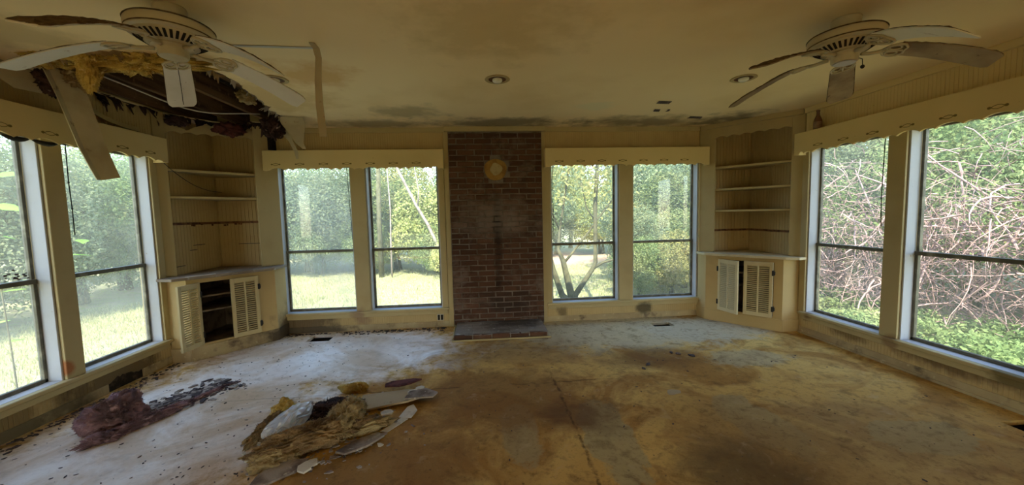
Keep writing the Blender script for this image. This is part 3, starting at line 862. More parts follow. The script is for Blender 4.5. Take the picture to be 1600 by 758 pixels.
def corner_cabinet(side):
    left = side == 'left'
    if left:
        A0, A1, B1, B0, K = (-L, 3.86), (-2.89, 3.86), (-2.368, 4.44), (-2.368, D), (-L, D)
    else:
        A0, A1, B1, B0, K = (2.80, D), (2.80, 4.479), (3.316, 3.862), (R, 3.862), (R, D)
    A1v, B1v = Vector((*A1, 0)), Vector((*B1, 0))
    dv = (B1v - A1v); Ln = dv.length; dv = dv / Ln
    nv = Vector((dv.y, -dv.x, 0))          # toward the room
    base = empty('corner_cabinet', (*((A1v + B1v) / 2).xy, 0),
                 label=('cream louvred corner cabinet by the left windows, one door hanging wide open' if left else 'cream louvred corner cabinet by the right windows, left door ajar'), cat='cabinet')
    o0, o1 = (.09, .60) if left else (.139, .717)
    zb, zt = .155, .772
    t = .02
    def fbox(mb, s0, s1, d0, d1, z0, z1):
        mb.obox(A1v + dv * s0 + nv * d0 + Vector((0, 0, z0)), dv * (s1 - s0), nv * (d1 - d0), (0, 0, z1 - z0))
    mb = MB()
    fbox(mb, 0, o0, -t, 0, .0, Z0 - CT); fbox(mb, o1, Ln, -t, 0, .0, Z0 - CT)
    fbox(mb, o0, o1, -t, 0, .0, zb); fbox(mb, o0, o1, -t, 0, zt, Z0 - CT)
    mb.build('face_frame', paint, base)
    for p, q in ((A0, A1), (B1, B0)):
        mb = MB(); pv, qv = Vector((*p, 0)), Vector((*q, 0)); e = (qv - pv); nn = Vector((e.y, -e.x, 0)).normalized()
        mb.obox(pv, e, -nn * t, (0, 0, Z0 - CT)); mb.build('side_return', paint, base)
    mb = MB(); fbox(mb, -.006, Ln + .006, .0005, .012, 0, .135)
    for p, q in ((A0, A1), (B1, B0)):
        pv, qv = Vector((*p, 0)), Vector((*q, 0)); e = (qv - pv); nn = Vector((e.y, -e.x, 0)).normalized()
        mb.obox(pv + nn * .0005, e, nn * .011, (0, 0, .135))
    mb.build('base_board', base_paint if left else paint, base, bevel=.003)
    kx = lambda v, z, k=.012: (v[0], v[1], z)
    inner = [Vector((*A0, 0)), Vector((*A1, 0)), Vector((*B1, 0)), Vector((*B0, 0)), Vector((*K, 0))]
    cen = sum(inner, Vector()) / 5
    ins = [cen + (p - cen) * .955 for p in inner]
    wood_in = simple_mat('cabinet_inside', (.17, .125, .08), .8, [(8, (.05, .035, .025), .45, .65, 4)])
    for z in ((zb - .02), .47, .62):
        mb = MB(); mb.prism([(p.x, p.y, z) for p in ins], (0, 0, .016)); mb.build('shelf', wood_in if z > .2 else wood_in, base)
    mb = MB()
    pv, kv, qv = ins[0], ins[4], ins[3]
    for p, q in ((pv, kv), (kv, qv)):
        e = q - p; nn = Vector((e.y, -e.x, 0)).normalized() * .006
        mb.obox(p + Vector((0, 0, .01)), e, nn, (0, 0, Z0 - CT - .012))
    mb.build('back_panel', wood_in, base)
    W = (o1 - o0) / 2 - .002; Hh = zt - zb + .012
    angL = math.degrees(math.atan2(dv.y, dv.x))
    pl = A1v + dv * o0 + nv * .003 + Vector((0, 0, zb - .006)); pr_ = A1v + dv * o1 + nv * .003 + Vector((0, 0, zb - .006))
    dm = simple_mat('louvre_paint', (.58, .49, .29) if not left else (.50, .41, .22), .5, [(2, (.44, .34, .17), .5, .75, 5), (20, (.36, .26, .13), .70, .78, 3)])
    if left:
        louver_door(W, Hh, base, pl, -94, dm)
        louver_door(W, Hh, base, pr_ + nv * .022, angL + 180 - 2, dm)
    else:
        louver_door(W, Hh, base, pl, -79, dm)
        louver_door(W, Hh, base, pr_ + nv * .022, angL + 180, dm)
    # ---- countertop, a thing of its own
    cn = Vector((K[0], K[1], 0))
    ct = empty('countertop', (*((A1v + B1v) / 2).xy, Z0 - CT),
               label=('warped weathered countertop on the left corner cabinet' if left else 'pentagonal cream countertop on the right corner cabinet'), cat='countertop')
    g = .002
    sx = 1 if left else -1
    if left:
        poly = [(-L + g, 3.765), (-2.925, 3.735), (-2.335, 4.385), (-2.325, D - .03), (-L + g, D - .03)]
    else:
        poly = [(2.765, D - .03), (2.765, 4.455), (3.30, 3.815), (3.40, 3.745), (R - g, 3.775), (R - g, D - .03)]
    mb = MB(); mb.prism([(x, y, Z0 - CT + .0005) for x, y in poly], (0, 0, CT)); mb.build('top_board', counter_m if left else counter_clean, ct, bevel=.003)
    if left:
        mb = MB(); mb.obox((-2.86, 3.82, Z0 + .001), (.16, .18, .0), (-.02, .02, 0), (0, 0, .004)); 
        mb.build('split_edge', chip_m, ct)
    # ---- upper bookcase: frame from wall to wall
    bk = empty('corner_bookcase', (*((A1v + B1v) / 2).xy, Z0),
               label=('open corner bookcase in the left corner with a torn scalloped header' if left else 'open corner bookcase in the right corner with three shelves and scalloped header'), cat='bookcase')
    if left: U0, U1 = Vector((-L, 3.86, 0)), Vector((-2.36, D, 0)); i0, i1, e0, e1 = .102, .843, .0, Ln
    else: U0, U1 = Vector((2.80, D, 0)), Vector((R, 3.83, 0)); i0, i1 = .196, .970
    du = (U1 - U0); Lu = du.length; du /= Lu; nu = Vector((du.y, -du.x, 0))
    def ub(mb, s0, s1, d0, d1, z0, z1):
        mb.obox(U0 + du * s0 + nu * d0 + Vector((0, 0, z0)), du * (s1 - s0), nu * (d1 - d0), (0, 0, z1 - z0))
    for a, b in ((.012, i0), (i1, Lu - .012)):
        mb = MB(); ub(mb, a, b, -.02, 0, Z0 + .002, H - .002); mb.build('stile', trim_paint, bk, bevel=.002)
    # header with scallops
    zl = 2.262
    low = []
    ns = 6
    rr = random.Random(11)
    for q in range(ns):
        for u in np.linspace(0, 1, 8)[:-1]:
            low.append((i0 + (i1 - i0) * (q + u) / ns, zl + .022 * math.sin(PI * u)))
    low.append((i1, zl))
    top = H - .002
    if left:
        low = [(a, z - .02 + (.05 * (a - i0))) for a, z in low]
        toppts = [(a, 2.34 + .035 * math.sin(a * 17) + rr.uniform(-.02, .02)) for a in np.linspace(i1, i0, 14)]
    else: toppts = [(i1, top), (i0, top)]
    poly = [U0 + du * a + Vector((0, 0, z)) for a, z in low] + [U0 + du * a + Vector((0, 0, z)) for a, z in toppts]
    mb = MB(); mb.prism(poly, -nu * .018); mb.build('scalloped_header', trim_paint, bk)
    if not left:
        mb = MB(); ub(mb, .03, Lu - .03, .001, .03, CZ, H - .001); mb.build('crown', trim_paint, bk, bevel=.003)
    # back panels against the two walls, lined with beadboard
    mb = MB()
    kv = Vector((K[0], K[1], 0))
    for p in (U0, U1):
        e = (kv - p); ln = e.length; e = e / ln
        nn = Vector((e.y, -e.x, 0))
        if nn.dot((U0 + U1) / 2 - kv) < 0: nn = -nn
        s = .03
        while s < ln - .014:
            q = min(s + .042, ln - .014)
            mb.obox(p + e * (s + .002) + nn * .002 + Vector((0, 0, Z0 + .002)), e * (q - s - .004), nn * .010, (0, 0, H - .005 - Z0))
            s = q
        mb.obox(p + e * .03 + nn * .001 + Vector((0, 0, Z0 + .002)), e * (ln - .034), nn * .006, (0, 0, H - .006 - Z0))
    mb.build('back_panel', paint, bk)
    zs = (1.637, 1.905) if left else (1.377, 1.643, 1.915)
    def tri(z, th, inset=.03):
        a = U0 + du * (i0 - .05) - nu * .022; b = U0 + du * (i1 + .05) - nu * .022
        def onwall(p, wallp):
            return p
        kk = kv
        na = Vector((1, 0, 0)) if left else Vector((-1, 0, 0))
        c1 = Vector((K[0] + (.014 if left else -.014), K[1] - .014, 0))
        if left:
            pts = [Vector((K[0] + .014, a.y + .02, 0)), a, b, Vector((b.x, K[1] - .014, 0)), c1]
        else:
            pts = [Vector((a.x, K[1] - .014, 0)), a, b, Vector((K[0] - .014, b.y + .02, 0)), c1]
        return [(p.x, p.y, z) for p in pts]
    for z in zs:
        mb = MB(); mb.prism(tri(z - .024, 0), (0, 0, .024)); mb.build('shelf', trim_paint, bk, bevel=.002)
    # bare strip where a shelf is gone
    zc = 1.362 if left else 1.115
    mb = MB()
    for p in (U0, U1):
        e = (kv - p); ln = e.length; e = e / ln
        nn = Vector((e.y, -e.x, 0))
        if nn.dot((U0 + U1) / 2 - kv) < 0: nn = -nn
        mb.obox(p + e * .10 + nn * .0125 + Vector((0, 0, zc - .013)), e * (ln - .115), nn * (.006 if left else .003), (0, 0, .026))
        if left:
            for q in range(9):
                s0 = .1 + (ln - .2) * rr.random()
                if s0 < ln * .45: continue
                mb.obox(p + e * s0 + nn * .0125 + Vector((0, 0, zc - .013 - rr.uniform(.006, .026))), e * rr.uniform(.012, .03), nn * .005, (0, 0, .02))
    mb.build('bare_shelf_strip', raw_wood, bk)
corner_cabinet('left')
corner_cabinet('right')
# scratches low on the left bookcase back
mb = MB()
for a, b, z in ((4.25, 4.42, 1.13), (4.0, 4.12, .93), (4.2, 4.30, 1.08)):
    mb.box((-L + .0125, a, z - .004), (-L + .0145, b, z + .003))
for a, b, z in ((-2.86, -2.62, 1.11),):
    mb.box((a, D - .0145, z - .004), (b, D - .0125, z + .003))
tag(mb.build('mould_streak', dark_flake_m, origin=(-L + .02, 4.3, 1.1)), 'dark scuff marks low on the left bookcase back', 'mark', kind='stuff')

# ------------------------------------------------------------------ ceiling fans
def fan_body(root, cx, cy):
    c = (cx, cy, 0)
    b = MB(); b.lathe([(.0, 2.440), (.066, 2.440), (.068, 2.432), (.066, 2.385), (.060, 2.365), (.052, 2.342), (.0, 2.342)], 32, c); b.build('canopy', fan_white, root, smooth=True)
    b = MB(); b.lathe([(.0, 2.350), (.160, 2.350), (.171, 2.347), (.175, 2.340), (.175, 2.309), (.169, 2.307), (.169, 2.304), (.173, 2.302), (.171, 2.297), (.160, 2.292), (.0, 2.292)], 48, c)
    o = b.build('motor_housing', fan_white, root, smooth=True)
    md = o.modifiers.new('edge', 'EDGE_SPLIT'); md.split_angle = math.radians(35)
    b = MB(); b.lathe([(.066, 2.3505), (.150, 2.354), (.172, 2.3525), (.1772, 2.347), (.1765, 2.3435), (.1755, 2.3445), (.170, 2.3485), (.16, 2.3505)], 48, c); b.build('dust_ring', fan_dust, root)
    b = MB(); b.lathe([(.1695, 2.3085), (.1735, 2.3088), (.1735, 2.3025), (.1695, 2.3028)], 48, c); b.build('dark_seam', fan_dust, root)  # dark ring set into the groove of the housing
    b = MB(); b.lathe([(.0, 2.297), (.158, 2.297), (.150, 2.286), (.112, 2.262), (.088, 2.254), (.0, 2.254)], 48, c); b.build('vent_ring', fan_white, root, smooth=True)
    b = MB()
    for k in range(36):
        a = 2 * PI * (k + .5) / 36
        r1 = Vector((math.cos(a), math.sin(a), 0)); tg = Vector((-r1.y, r1.x, 0))
        p0 = Vector(c) + r1 * .145 + Vector((0, 0, 2.2825)); p1 = Vector(c) + r1 * .108 + Vector((0, 0, 2.2595))
        b.obox(p0 - tg * .0055 - Vector((0, 0, .0025)), tg * .011, p1 - p0, (0, 0, .004))
    b.build('vent_slots', slot_m, root)
    b = MB(); b.lathe([(.0, 2.256), (.082, 2.256), (.084, 2.246), (.066, 2.240), (.062, 2.234), (.062, 2.208), (.057, 2.200), (.0, 2.198)], 32, c)
    o = b.build('switch_housing', fan_white, root, smooth=True)
    md = o.modifiers.new('edge', 'EDGE_SPLIT'); md.split_angle = math.radians(40)

def blade_pair(root, cx, cy, az, ztip, m, ragged=0.0, pitch=11, r1=.62, thick=.006, seed=1, dust=True, narrow=1.0, r0=.20, crack=False):
    """blade (with its iron and top dust as sub-parts); az in degrees, tip sinks to ztip"""
    a = math.radians(az); e = Vector((math.cos(a), math.sin(a), 0)); t = Vector((-e.y, e.x, 0))
    zr = 2.242
    rr = random.Random(seed)
    def mid(r): 
        u = max((r - .17) / (r1 - .17), 0)
        return zr + (ztip - zr) * (u ** 1.5)
    def width(r):
        u = (r - r0) / (r1 - r0)
        w = .112 + .03 * u
        if u > .90: w *= math.sqrt(max(1 - ((u - .90) / .115) ** 2 * .62, .05))
        if u < .06: w *= .72 + .28 * (u / .06)
        return w * narrow
    tp = math.tan(math.radians(pitch))
    NR, NW = 22, 8
    top = []; bot = []
    for i in range(NR + 1):
        r = r0 + (r1 - r0) * i / NR
        w = width(r)
        j0 = rr.uniform(0, ragged); j1 = rr.uniform(0, ragged) * .6
        for k in range(NW + 1):
            s = -w / 2 + j0 + (w - j0 - j1) * k / NW
            z = mid(r) + s * tp + (.0)
            pt = Vector((cx, cy, 0)) + e * r + t * s
            top.append((pt.x, pt.y, z + thick)); bot.append((pt.x, pt.y, z))
    n = len(top); ff = []
    idx = lambda i, k: i * (NW + 1) + k
    for i in range(NR):
        for k in range(NW):
            q = (idx(i, k), idx(i + 1, k), idx(i + 1, k + 1), idx(i, k + 1))
            ff.append(q); ff.append(tuple(n + x for x in reversed(q)))
    ring = [idx(0, k) for k in range(NW + 1)] + [idx(i, NW) for i in range(1, NR + 1)] + [idx(NR, k) for k in range(NW - 1, -1, -1)] + [idx(i, 0) for i in range(NR - 1, 0, -1)]
    for q in range(len(ring)):
        x, y = ring[q], ring[(q + 1) % len(ring)]
        ff.append((x, n + x, n + y, y))
    mb = MB(); mb.add(top + bot, ff)
    bl_ = mb.build('blade', m, root)
    # dust mat on top and hanging over the edge
    if dust:
        mb = MB(); dt = []
        for i in range(NR + 1):
            r = r0 + .03 + (r1 - r0 - .035) * i / NR
            w = width(r)
            for k in range(NW + 1):
                s = (-w / 2 - .002 + (w + .004) * k / NW)
                z = mid(r) + s * tp + thick + .001 + (.006 * rr.random() + .002 if 0 < k < NW and 0 < i < NR else -.004 * rr.random() * (1 if rr.random() < .6 else 0))
                pt = Vector((cx, cy, 0)) + e * r + t * s
                dt.append((pt.x, pt.y, z))
        ff = []
        for i in range(NR):
            for k in range(NW):
                ff.append((idx(i, k), idx(i + 1, k), idx(i + 1, k + 1), idx(i, k + 1)))
        mb.add(dt, ff); d_ = mb.build('dust', fan_dust, root); d_.parent = bl_
    if crack:
        mb = MB(); 
        pts = []
        for i in range(9):
            r = r0 + .06 + (r1 - r0 - .08) * i / 8
            pt = Vector((cx, cy, 0)) + e * r + t * (-.004 + .001 * (i % 2)); pts.append((pt.x, pt.y, mid(r) - .004 * tp - .0006))
        mb.tube(pts, .0016, 4); c_ = mb.build('crack', slot_m, root); c_.parent = bl_
    # scrolled blade iron
    mb = MB()
    def pt(r, s, dz=-.004):
        q = Vector((cx, cy, 0)) + e * r + t * s
        return (q.x, q.y, mid(r) + s * tp + dz)
    mb.tube([pt(.075, 0, -.002), pt(.11, .006, -.006), pt(.145, 0, -.008), pt(.17, 0, -.006)], [.012, .010, .010, .011], 6)
    outl = [(.165, -.012), (.185, -.042), (.215, -.056), (.245, -.050), (.262, -.028), (.258, 0), (.262, .028), (.245, .050), (.215, .056), (.185, .042), (.165, .012)]
    mb.tube([pt(r, s * narrow ** .3) for r, s in outl], .0062, 6)
    for sg in (-1, 1):
        loop = [pt(.212 + .026 * math.cos(q), sg * (.026 + .019 * math.sin(q))) for q in np.linspace(0, 2 * PI, 13)]
        mb.tube(loop, .0050, 5)
    mb.tube([pt(.17, 0), pt(.258, 0)], .0055, 5)
    ir = mb.build('blade_iron', fan_white, root, smooth=True); ir.parent = bl_
    return bl_

FL = (-1.507, 2.065)
fan = empty('ceiling_fan', (*FL, H), label='white five-blade ceiling fan below the torn ceiling hole, light clean blades', cat='fan')
fan_body(fan, *FL)
for az, zt, pt_, cr in ((124, 2.105, -11, True), (52, 2.115, -11, False), (-20, 2.065, -11, False), (-92, 2.06, -11, False), (-166, 2.085, -11, False)):
    blade_pair(fan, *FL, az, zt, fan_blade, 0.0 if az > 0 else .004, pt_, seed=int(az + 300), crack=cr)
FR = (2.088, 2.047)
fan = empty('ceiling_fan', (*FR, H), label='dirty five-blade ceiling fan with ragged brown blades, by the right wall', cat='fan')
fan_body(fan, *FR)
blade_pair(fan, *FR, 46, 2.12, dirty_blade, .005, -11, seed=1)
blade_pair(fan, *FR, 118, 2.105, dirty_blade, .012, -11, seed=2, narrow=.85)
blade_pair(fan, *FR, -170, 2.125, dirty_blade, .006, -11, seed=3)
blade_pair(fan, *FR, -98, 2.075, half_blade, .006, -20, seed=4)
blade_pair(fan, *FR, -26, 2.105, dirty_blade, .003, -11, seed=5)
mb = MB(); mb.tube([(FR[0] + .05, FR[1] - .035, 2.215), (FR[0] + .068, FR[1] - .04, 2.208), (FR[0] + .07, FR[1] - .04, 2.175)], .002, 5)
mb.lathe([(.0, .012), (.008, .008), (.011, 0), (.007, -.008), (0, -.011)], 10, (FR[0] + .07, FR[1] - .04, 2.165))
mb.build('pull_knob', cord_m, fan, smooth=True)
mb = MB(); mb.lathe([(.0, 2.1955), (.05, 2.1955), (.052, 2.1975), (.0, 2.1978)], 24, (*FR, 0)); mb.build('cap_plate', jamb_paint, fan)

# ------------------------------------------------------------------ recessed lights
for (x, y, lab) in ((.154, 3.02, 'rusty recessed ceiling light at the middle of the ceiling'), (2.149, 2.965, 'recessed ceiling light beside the dirty right fan'), (-1.53, 3.05, 'recessed ceiling light behind the left fan, by the torn hole')):
    t = empty('recessed_light', (x, y, H), label=lab, cat='light', group='recessed ceiling lights')
    b = MB(); b.lathe([(.070, -.001), (.095, -.001), (.098, -.004), (.092, -.007), (.072, -.006), (.068, -.003)], 32, (x, y, H)); b.build('trim_ring', simple_mat('ring_paint', (.42, .33, .17), .6), t, smooth=True)
    b = MB(); b.lathe([(.072, -.004), (.050, -.0022), (.0, -.0015)], 32, (x, y, H)); b.build('reflector', rust_m, t, smooth=True)
    b = MB(); b.lathe([(.0, -.030), (.022, -.028), (.036, -.020), (.040, -.010), (.038, -.002)], 24, (x - .0, y + .0, H)); b.build('bulb', bulb_m, t, smooth=True)

# ------------------------------------------------------------------ bottle on the right valance
t = empty('bottle', (3.43, 3.62, 2.1655), label='brown glass bottle standing on the right valance near the corner', cat='bottle')
b = MB(); b.lathe([(.0, 0), (.034, 0), (.037, .006), (.037, .085), (.033, .105), (.020, .135), (.0145, .150), (.0140, .182), (.017, .186), (.017, .196), (.012, .197), (.0, .197)], 20, (3.43, 3.62, 2.1655)); b.build('body', bottle_m, t, smooth=True)
b = MB(); b.lathe([(.0375, .015), (.0378, .016), (.0378, .080), (.0375, .081)], 20, (3.43, 3.62, 2.1655)); b.build('dusty_side', bottle_label_m, t, smooth=True)

# ------------------------------------------------------------------ outlets on the back and left walls
t = empty('wall_outlet', (-.545, D - .015, .125), label='open electrical outlet box low on the back wall beside the chimney', cat='outlet')
b = MB(); b.box((-.585, D - .026, .083), (-.505, D - .013, .165)); b.build('plate', plate_m, t, bevel=.002)
b = MB(); b.box((-.577, D - .0285, .092), (-.551, D - .0262, .157)); b.box((-.539, D - .0285, .092), (-.513, D - .0262, .157)); b.build('socket', slot_m, t)

# ------------------------------------------------------------------ torn ceiling: hanging things
def ribbon(name, pts, widths, dirv, thick, m, label, cat, taper=True, wob=.0, seed=0):
    """thick strip following pts; dirv = across direction"""
    rr = random.Random(seed)
    pts = [Vector(p) for p in pts]; dv_ = Vector(dirv).normalized(); n = len(pts)
    vv = []
    for i, p in enumerate(pts):
        tg = (pts[min(i + 1, n - 1)] - pts[max(i - 1, 0)]).normalized()
        nn = tg.cross(dv_).normalized()
        w = widths[i] if hasattr(widths, '__len__') else widths
        a = p - dv_ * (w / 2 + rr.uniform(-wob, wob)); b_ = p + dv_ * (w / 2 + rr.uniform(-wob, wob))
        vv += [a, b_, b_ + nn * thick, a + nn * thick]
    ff = [(0, 1, 2, 3), tuple(4 * (n - 1) + k for k in (3, 2, 1, 0))]
    for i in range(n - 1):
        for k in range(4):
            k2 = (k + 1) % 4
            ff.append((4 * i + k, 4 * (i + 1) + k, 4 * (i + 1) + k2, 4 * i + k2))
    mb = MB(); mb.add(vv, ff)
    o = mb.build(name, m, origin=pts[0])
    return tag(o, label, cat)

# long panel strip hanging out of the hole's left end
hp = [(-2.76, 2.80, 2.43), (-2.755, 2.83, 2.36), (-2.75, 2.87, 2.25), (-2.745, 2.91, 2.10), (-2.735, 2.95, 1.93), (-2.72, 2.995, 1.78), (-2.71, 3.02, 1.70)]
hw = [.12, .13, .13, .125, .12, .11, .105]
ac = Vector((.42, .9, .06)).normalized(); lipd = Vector((.75, -.45, -.05)).normalized(); vv = []; ff = []
for p, w_ in zip(hp, hw):
    p = Vector(p); a = p - ac * w_ / 2; b_ = p + ac * w_ / 2; l_ = a - ac * .03 - lipd * -.022; nn_ = Vector((-.9, .42, 0)).normalized() * .012
    vv += [l_, a, b_ + Vector((0, 0, .02)), b_ + nn_ + Vector((0, 0, .02)), a + nn_, l_ + nn_]
m_ = len(hp)
for q in range(m_ - 1):
    for k in range(6):
        k2 = (k + 1) % 6; ff.append((6 * q + k, 6 * q + k2, 6 * q + 6 + k2, 6 * q + 6 + k))
ff += [(0, 5, 4, 1), (1, 4, 3, 2)] + [tuple(6 * (m_ - 1) + k for k in t_) for t_ in ((0, 1, 4, 5), (1, 2, 3, 4))]
mb = MB(); mb.add(vv, ff)
tag(mb.build('hanging_ceiling_panel', slab_m, origin=hp[0]), 'long cream ceiling panel strip hanging from the hole over the left window', 'panel')
# peeled seam tape: strip along the ceiling and hanging tail
ribbon('ceiling_tape', [(-1.62, 2.47, H - .004), (-1.3, 2.482, H - .005), (-1.0, 2.495, H - .005)], .022, (0, 1, 0), .003, jamb_paint, 'pale seam tape stuck across the ceiling behind the left fan', 'tape')
ribbon('hanging_tape', [(-.985, 2.42, H - .002), (-.980, 2.47, 2.425), (-.982, 2.50, 2.38), (-.995, 2.51, 2.25), (-.998, 2.52, 2.1), (-.994, 2.525, 1.98), (-.992, 2.53, 1.905)], [.035, .042, .040, .036, .044, .047, .048], (1, .1, 0), .003, drywall_m,
       'long paper tape strip hanging from the ceiling beside the left fan', 'tape', wob=.003, seed=4)
# torn paper at the hole's right end
ribbon('torn_paper', [(-1.92, 4.10, 2.43), (-1.92, 4.13, 2.36), (-1.90, 4.15, 2.27), (-1.87, 4.17, 2.18), (-1.84, 4.18, 2.12)], [.24, .22, .15, .08, .03], (1, .2, 0), .004, drywall_m, 'torn ceiling paper tongue hanging at the right end of the hole', 'paper', wob=.012, seed=9)
ribbon('torn_paper', [(-2.06, 4.22, 2.40), (-2.04, 4.24, 2.30), (-2.01, 4.26, 2.21), (-1.97, 4.27, 2.10), (-1.96, 4.27, 2.03)], [.12, .09, .05, .035, .02], (1, .2, 0), .003, drywall_m, 'thin torn paper shred hanging before the left back valance', 'paper', wob=.008, seed=12)
ribbon('torn_paper', [(-3.04, 2.62, 2.43), (-2.98, 2.70, 2.40), (-2.96, 2.76, 2.34), (-2.96, 2.80, 2.27)], [.34, .30, .22, .10], (.35, .9, 0), .004, drywall_m, 'torn flap of ceiling paper by the left wall beneath the hole', 'paper', wob=.02, seed=15)
ribbon('loose_moulding', [(-3.02, 3.2, 2.29), (-3.01, 3.35, 2.23), (-3.0, 3.5, 2.205), (-2.995, 3.62, 2.20)], .035, (0, 0, 1), .012, trim_paint, 'short loose curved moulding hanging above the left valance', 'moulding')
# cable in the hole
mb = MB(); pts = []
for u in np.linspace(0, 1, 14):
    pts.append((-2.72 + .5 * u, 2.95 + 1.15 * u, 2.455 - .10 * math.sin(PI * u) + .01 * math.sin(9 * u)))
mb.tube(pts, .006, 6); tag(mb.build('loose_cable', wire_m, origin=pts[0], smooth=True), 'pale electric cable sagging across the ceiling hole', 'cable')
# thin wire from the valance end to the bookcase shelf
mb = MB(); pts = []
for u in np.linspace(0, 1, 12):
    pts.append((-2.945 + .30 * u, 3.80 + .30 * u, 1.935 - .42 * u + .16 * u * u - .03 * math.sin(PI * u)))
mb.tube(pts, .003, 5); tag(mb.build('thin_wire', cord_m, origin=pts[0], smooth=True), 'thin dark wire drooping from the left valance to the bookcase shelf', 'wire')

# ------------------------------------------------------------------ fuzzy lumps of insulation
def lump(name, centre, size, m, label, cat, seed, rough=.28, freq=2.2, rz=0.0, flat=.0, sub=5, fine=.07, floor_z=None, group=None, parent=None, shear=None, fuzz=.16):
    bm = bmesh.new()
    bmesh.ops.create_icosphere(bm, subdivisions=sub, radius=1.0)
    off = Vector((seed * 7.13, seed * 3.7, seed * 1.9))
    cr, sr = math.cos(rz), math.sin(rz)
    for v in bm.verts:
        d = v.co.normalized()
        k = 1 + rough * 1.1 * mnoise.noise(d * freq * .8 + off) + rough * .75 * (1 - 2 * abs(mnoise.noise(d * freq * 1.7 + off))) - rough * .4
        k += fine * (1 - 2 * abs(mnoise.noise(d * freq * 4.5 + off))) + fine * .8 * mnoise.noise(d * freq * 9 + off) + fine * .5 * mnoise.noise(d * freq * 18 + off)
        k = max(k, .45)
        p = d * k
        p.x *= size[0]; p.y *= size[1]; p.z *= size[2]
        if shear: p.z += shear * p.x
        v.co = (p.x * cr - p.y * sr, p.x * sr + p.y * cr, p.z)
    if floor_z is not None:
        lo = floor_z - centre[2]
        for v in bm.verts:
            if v.co.z < lo: v.co.z = lo + .0005
    if fuzz:
        rr = random.Random(seed); bm.normal_update()
        sm = (size[0] + size[1] + size[2]) / 3
        for v in [v for v in bm.verts if rr.random() < fuzz]:
            if floor_z is not None and v.co.z < lo + .003: continue
            nrm = v.normal.copy(); q = Vector((rr.uniform(-1, 1), rr.uniform(-1, 1), rr.uniform(-1, 1)))
            ln = rr.uniform(.08, .28) * min(sm, .12)
            tip = v.co + (nrm + q * .9).normalized() * ln
            sd = nrm.cross(q).normalized() * ln * .09
            a_ = bm.verts.new(v.co - sd - nrm * .002); b_ = bm.verts.new(v.co + sd - nrm * .002); c_ = bm.verts.new(tip)
            bm.faces.new((a_, b_, c_))
    me = bpy.data.meshes.new(name); bm.to_mesh(me); bm.free()
    me.materials.append(m)
    me.polygons.foreach_set('use_smooth', [True] * len(me.polygons))
    o = bpy.data.objects.new(name, me); COL.objects.link(o); o.location = centre
    if parent:
        o.parent = parent; o.location = Vector(centre) - Vector(parent.location)
    if label: tag(o, label, cat, group)
    return o
# in and under the hole
lump('insulation_tuft', (-2.40, 2.60, 2.36), (.055, .04, .14), yellow_m, 'long yellow insulation tuft dangling from the hole, behind the left fan', 'insulation', 1, .35, 2.5, fuzz=.3)
lump('insulation_batt', (-2.14, 2.65, 2.405), (.27, .05, .055), yellow_m, 'ragged yellow insulation batt along the near edge of the ceiling hole', 'insulation', 2, .8, 4.5, .05, fine=.16, fuzz=.35)
lump('insulation_batt', (-2.70, 2.70, 2.44), (.14, .09, .05), yellow_m, 'brownish yellow insulation scrap at the left tip of the ceiling hole', 'insulation', 3, .4, 3, .1)
lump('insulation_tuft', (-2.66, 2.84, 2.38), (.07, .07, .08), brown_m, 'brown insulation tuft at the top of the hanging panel', 'insulation', 4, .45, 3)
lump('mouldy_clump', (-2.86, 2.86, 2.34), (.08, .07, .08), mould_m, 'dark mouldy clump left of the hanging panel', 'insulation', 5, .45, 3)
lump('mouldy_clump', (-2.13, 4.16, 2.33), (.085, .07, .10), mould_m, 'dark ragged clump hanging at the right end of the ceiling hole', 'insulation', 6, .55, 2.8)
lump('mouldy_clump', (-2.60, 4.22, 2.33), (.11, .06, .06), red_mould_m, 'reddish mouldy insulation lying on the left bookcase header', 'insulation', 7, .5, 3, .7)
lump('mouldy_clump', (-2.93, 3.98, 2.36), (.06, .09, .04), mould_m, 'dark crumbled ceiling debris over the left end of the bookcase header', 'insulation', 8, .5, 3, -.2)
lump('insulation_scrap', (-1.97, 3.45, 2.43), (.05, .09, .045), tan_m, 'small tan insulation scrap at the right edge of the hole', 'insulation', 10, .45, 3)

# ------------------------------------------------------------------ debris on the floor
lump('pink_insulation_heap', (-2.55, 2.69, .06), (.115, .15, .125), pink_m, 'heap of dirty pink insulation on the floor below the left windows', 'insulation', 21, .38, 2.0, -.5, floor_z=0, sub=6)
lump('pink_insulation_roll', (-2.36, 2.68, .016), (.045, .26, .034), pink_m, 'flattened pink insulation strip in front of the pink heap', 'insulation', 22, .35, 3.0, -.42, floor_z=0, sub=6)
lump('pink_insulation_scrap', (-2.45, 2.49, .02), (.08, .05, .035), pink_m, 'small pink insulation scrap at the near end of the strip', 'insulation', 23, .4, 2.4, .3, floor_z=0)
lump('insulation_mat', (-2.24, 3.03, .004), (.025, .22, .014), pink_m, 'thin dark trail of crumbled insulation stretching from the pink strip', 'insulation', 24, .6, 4.0, -.35, floor_z=0, sub=6)
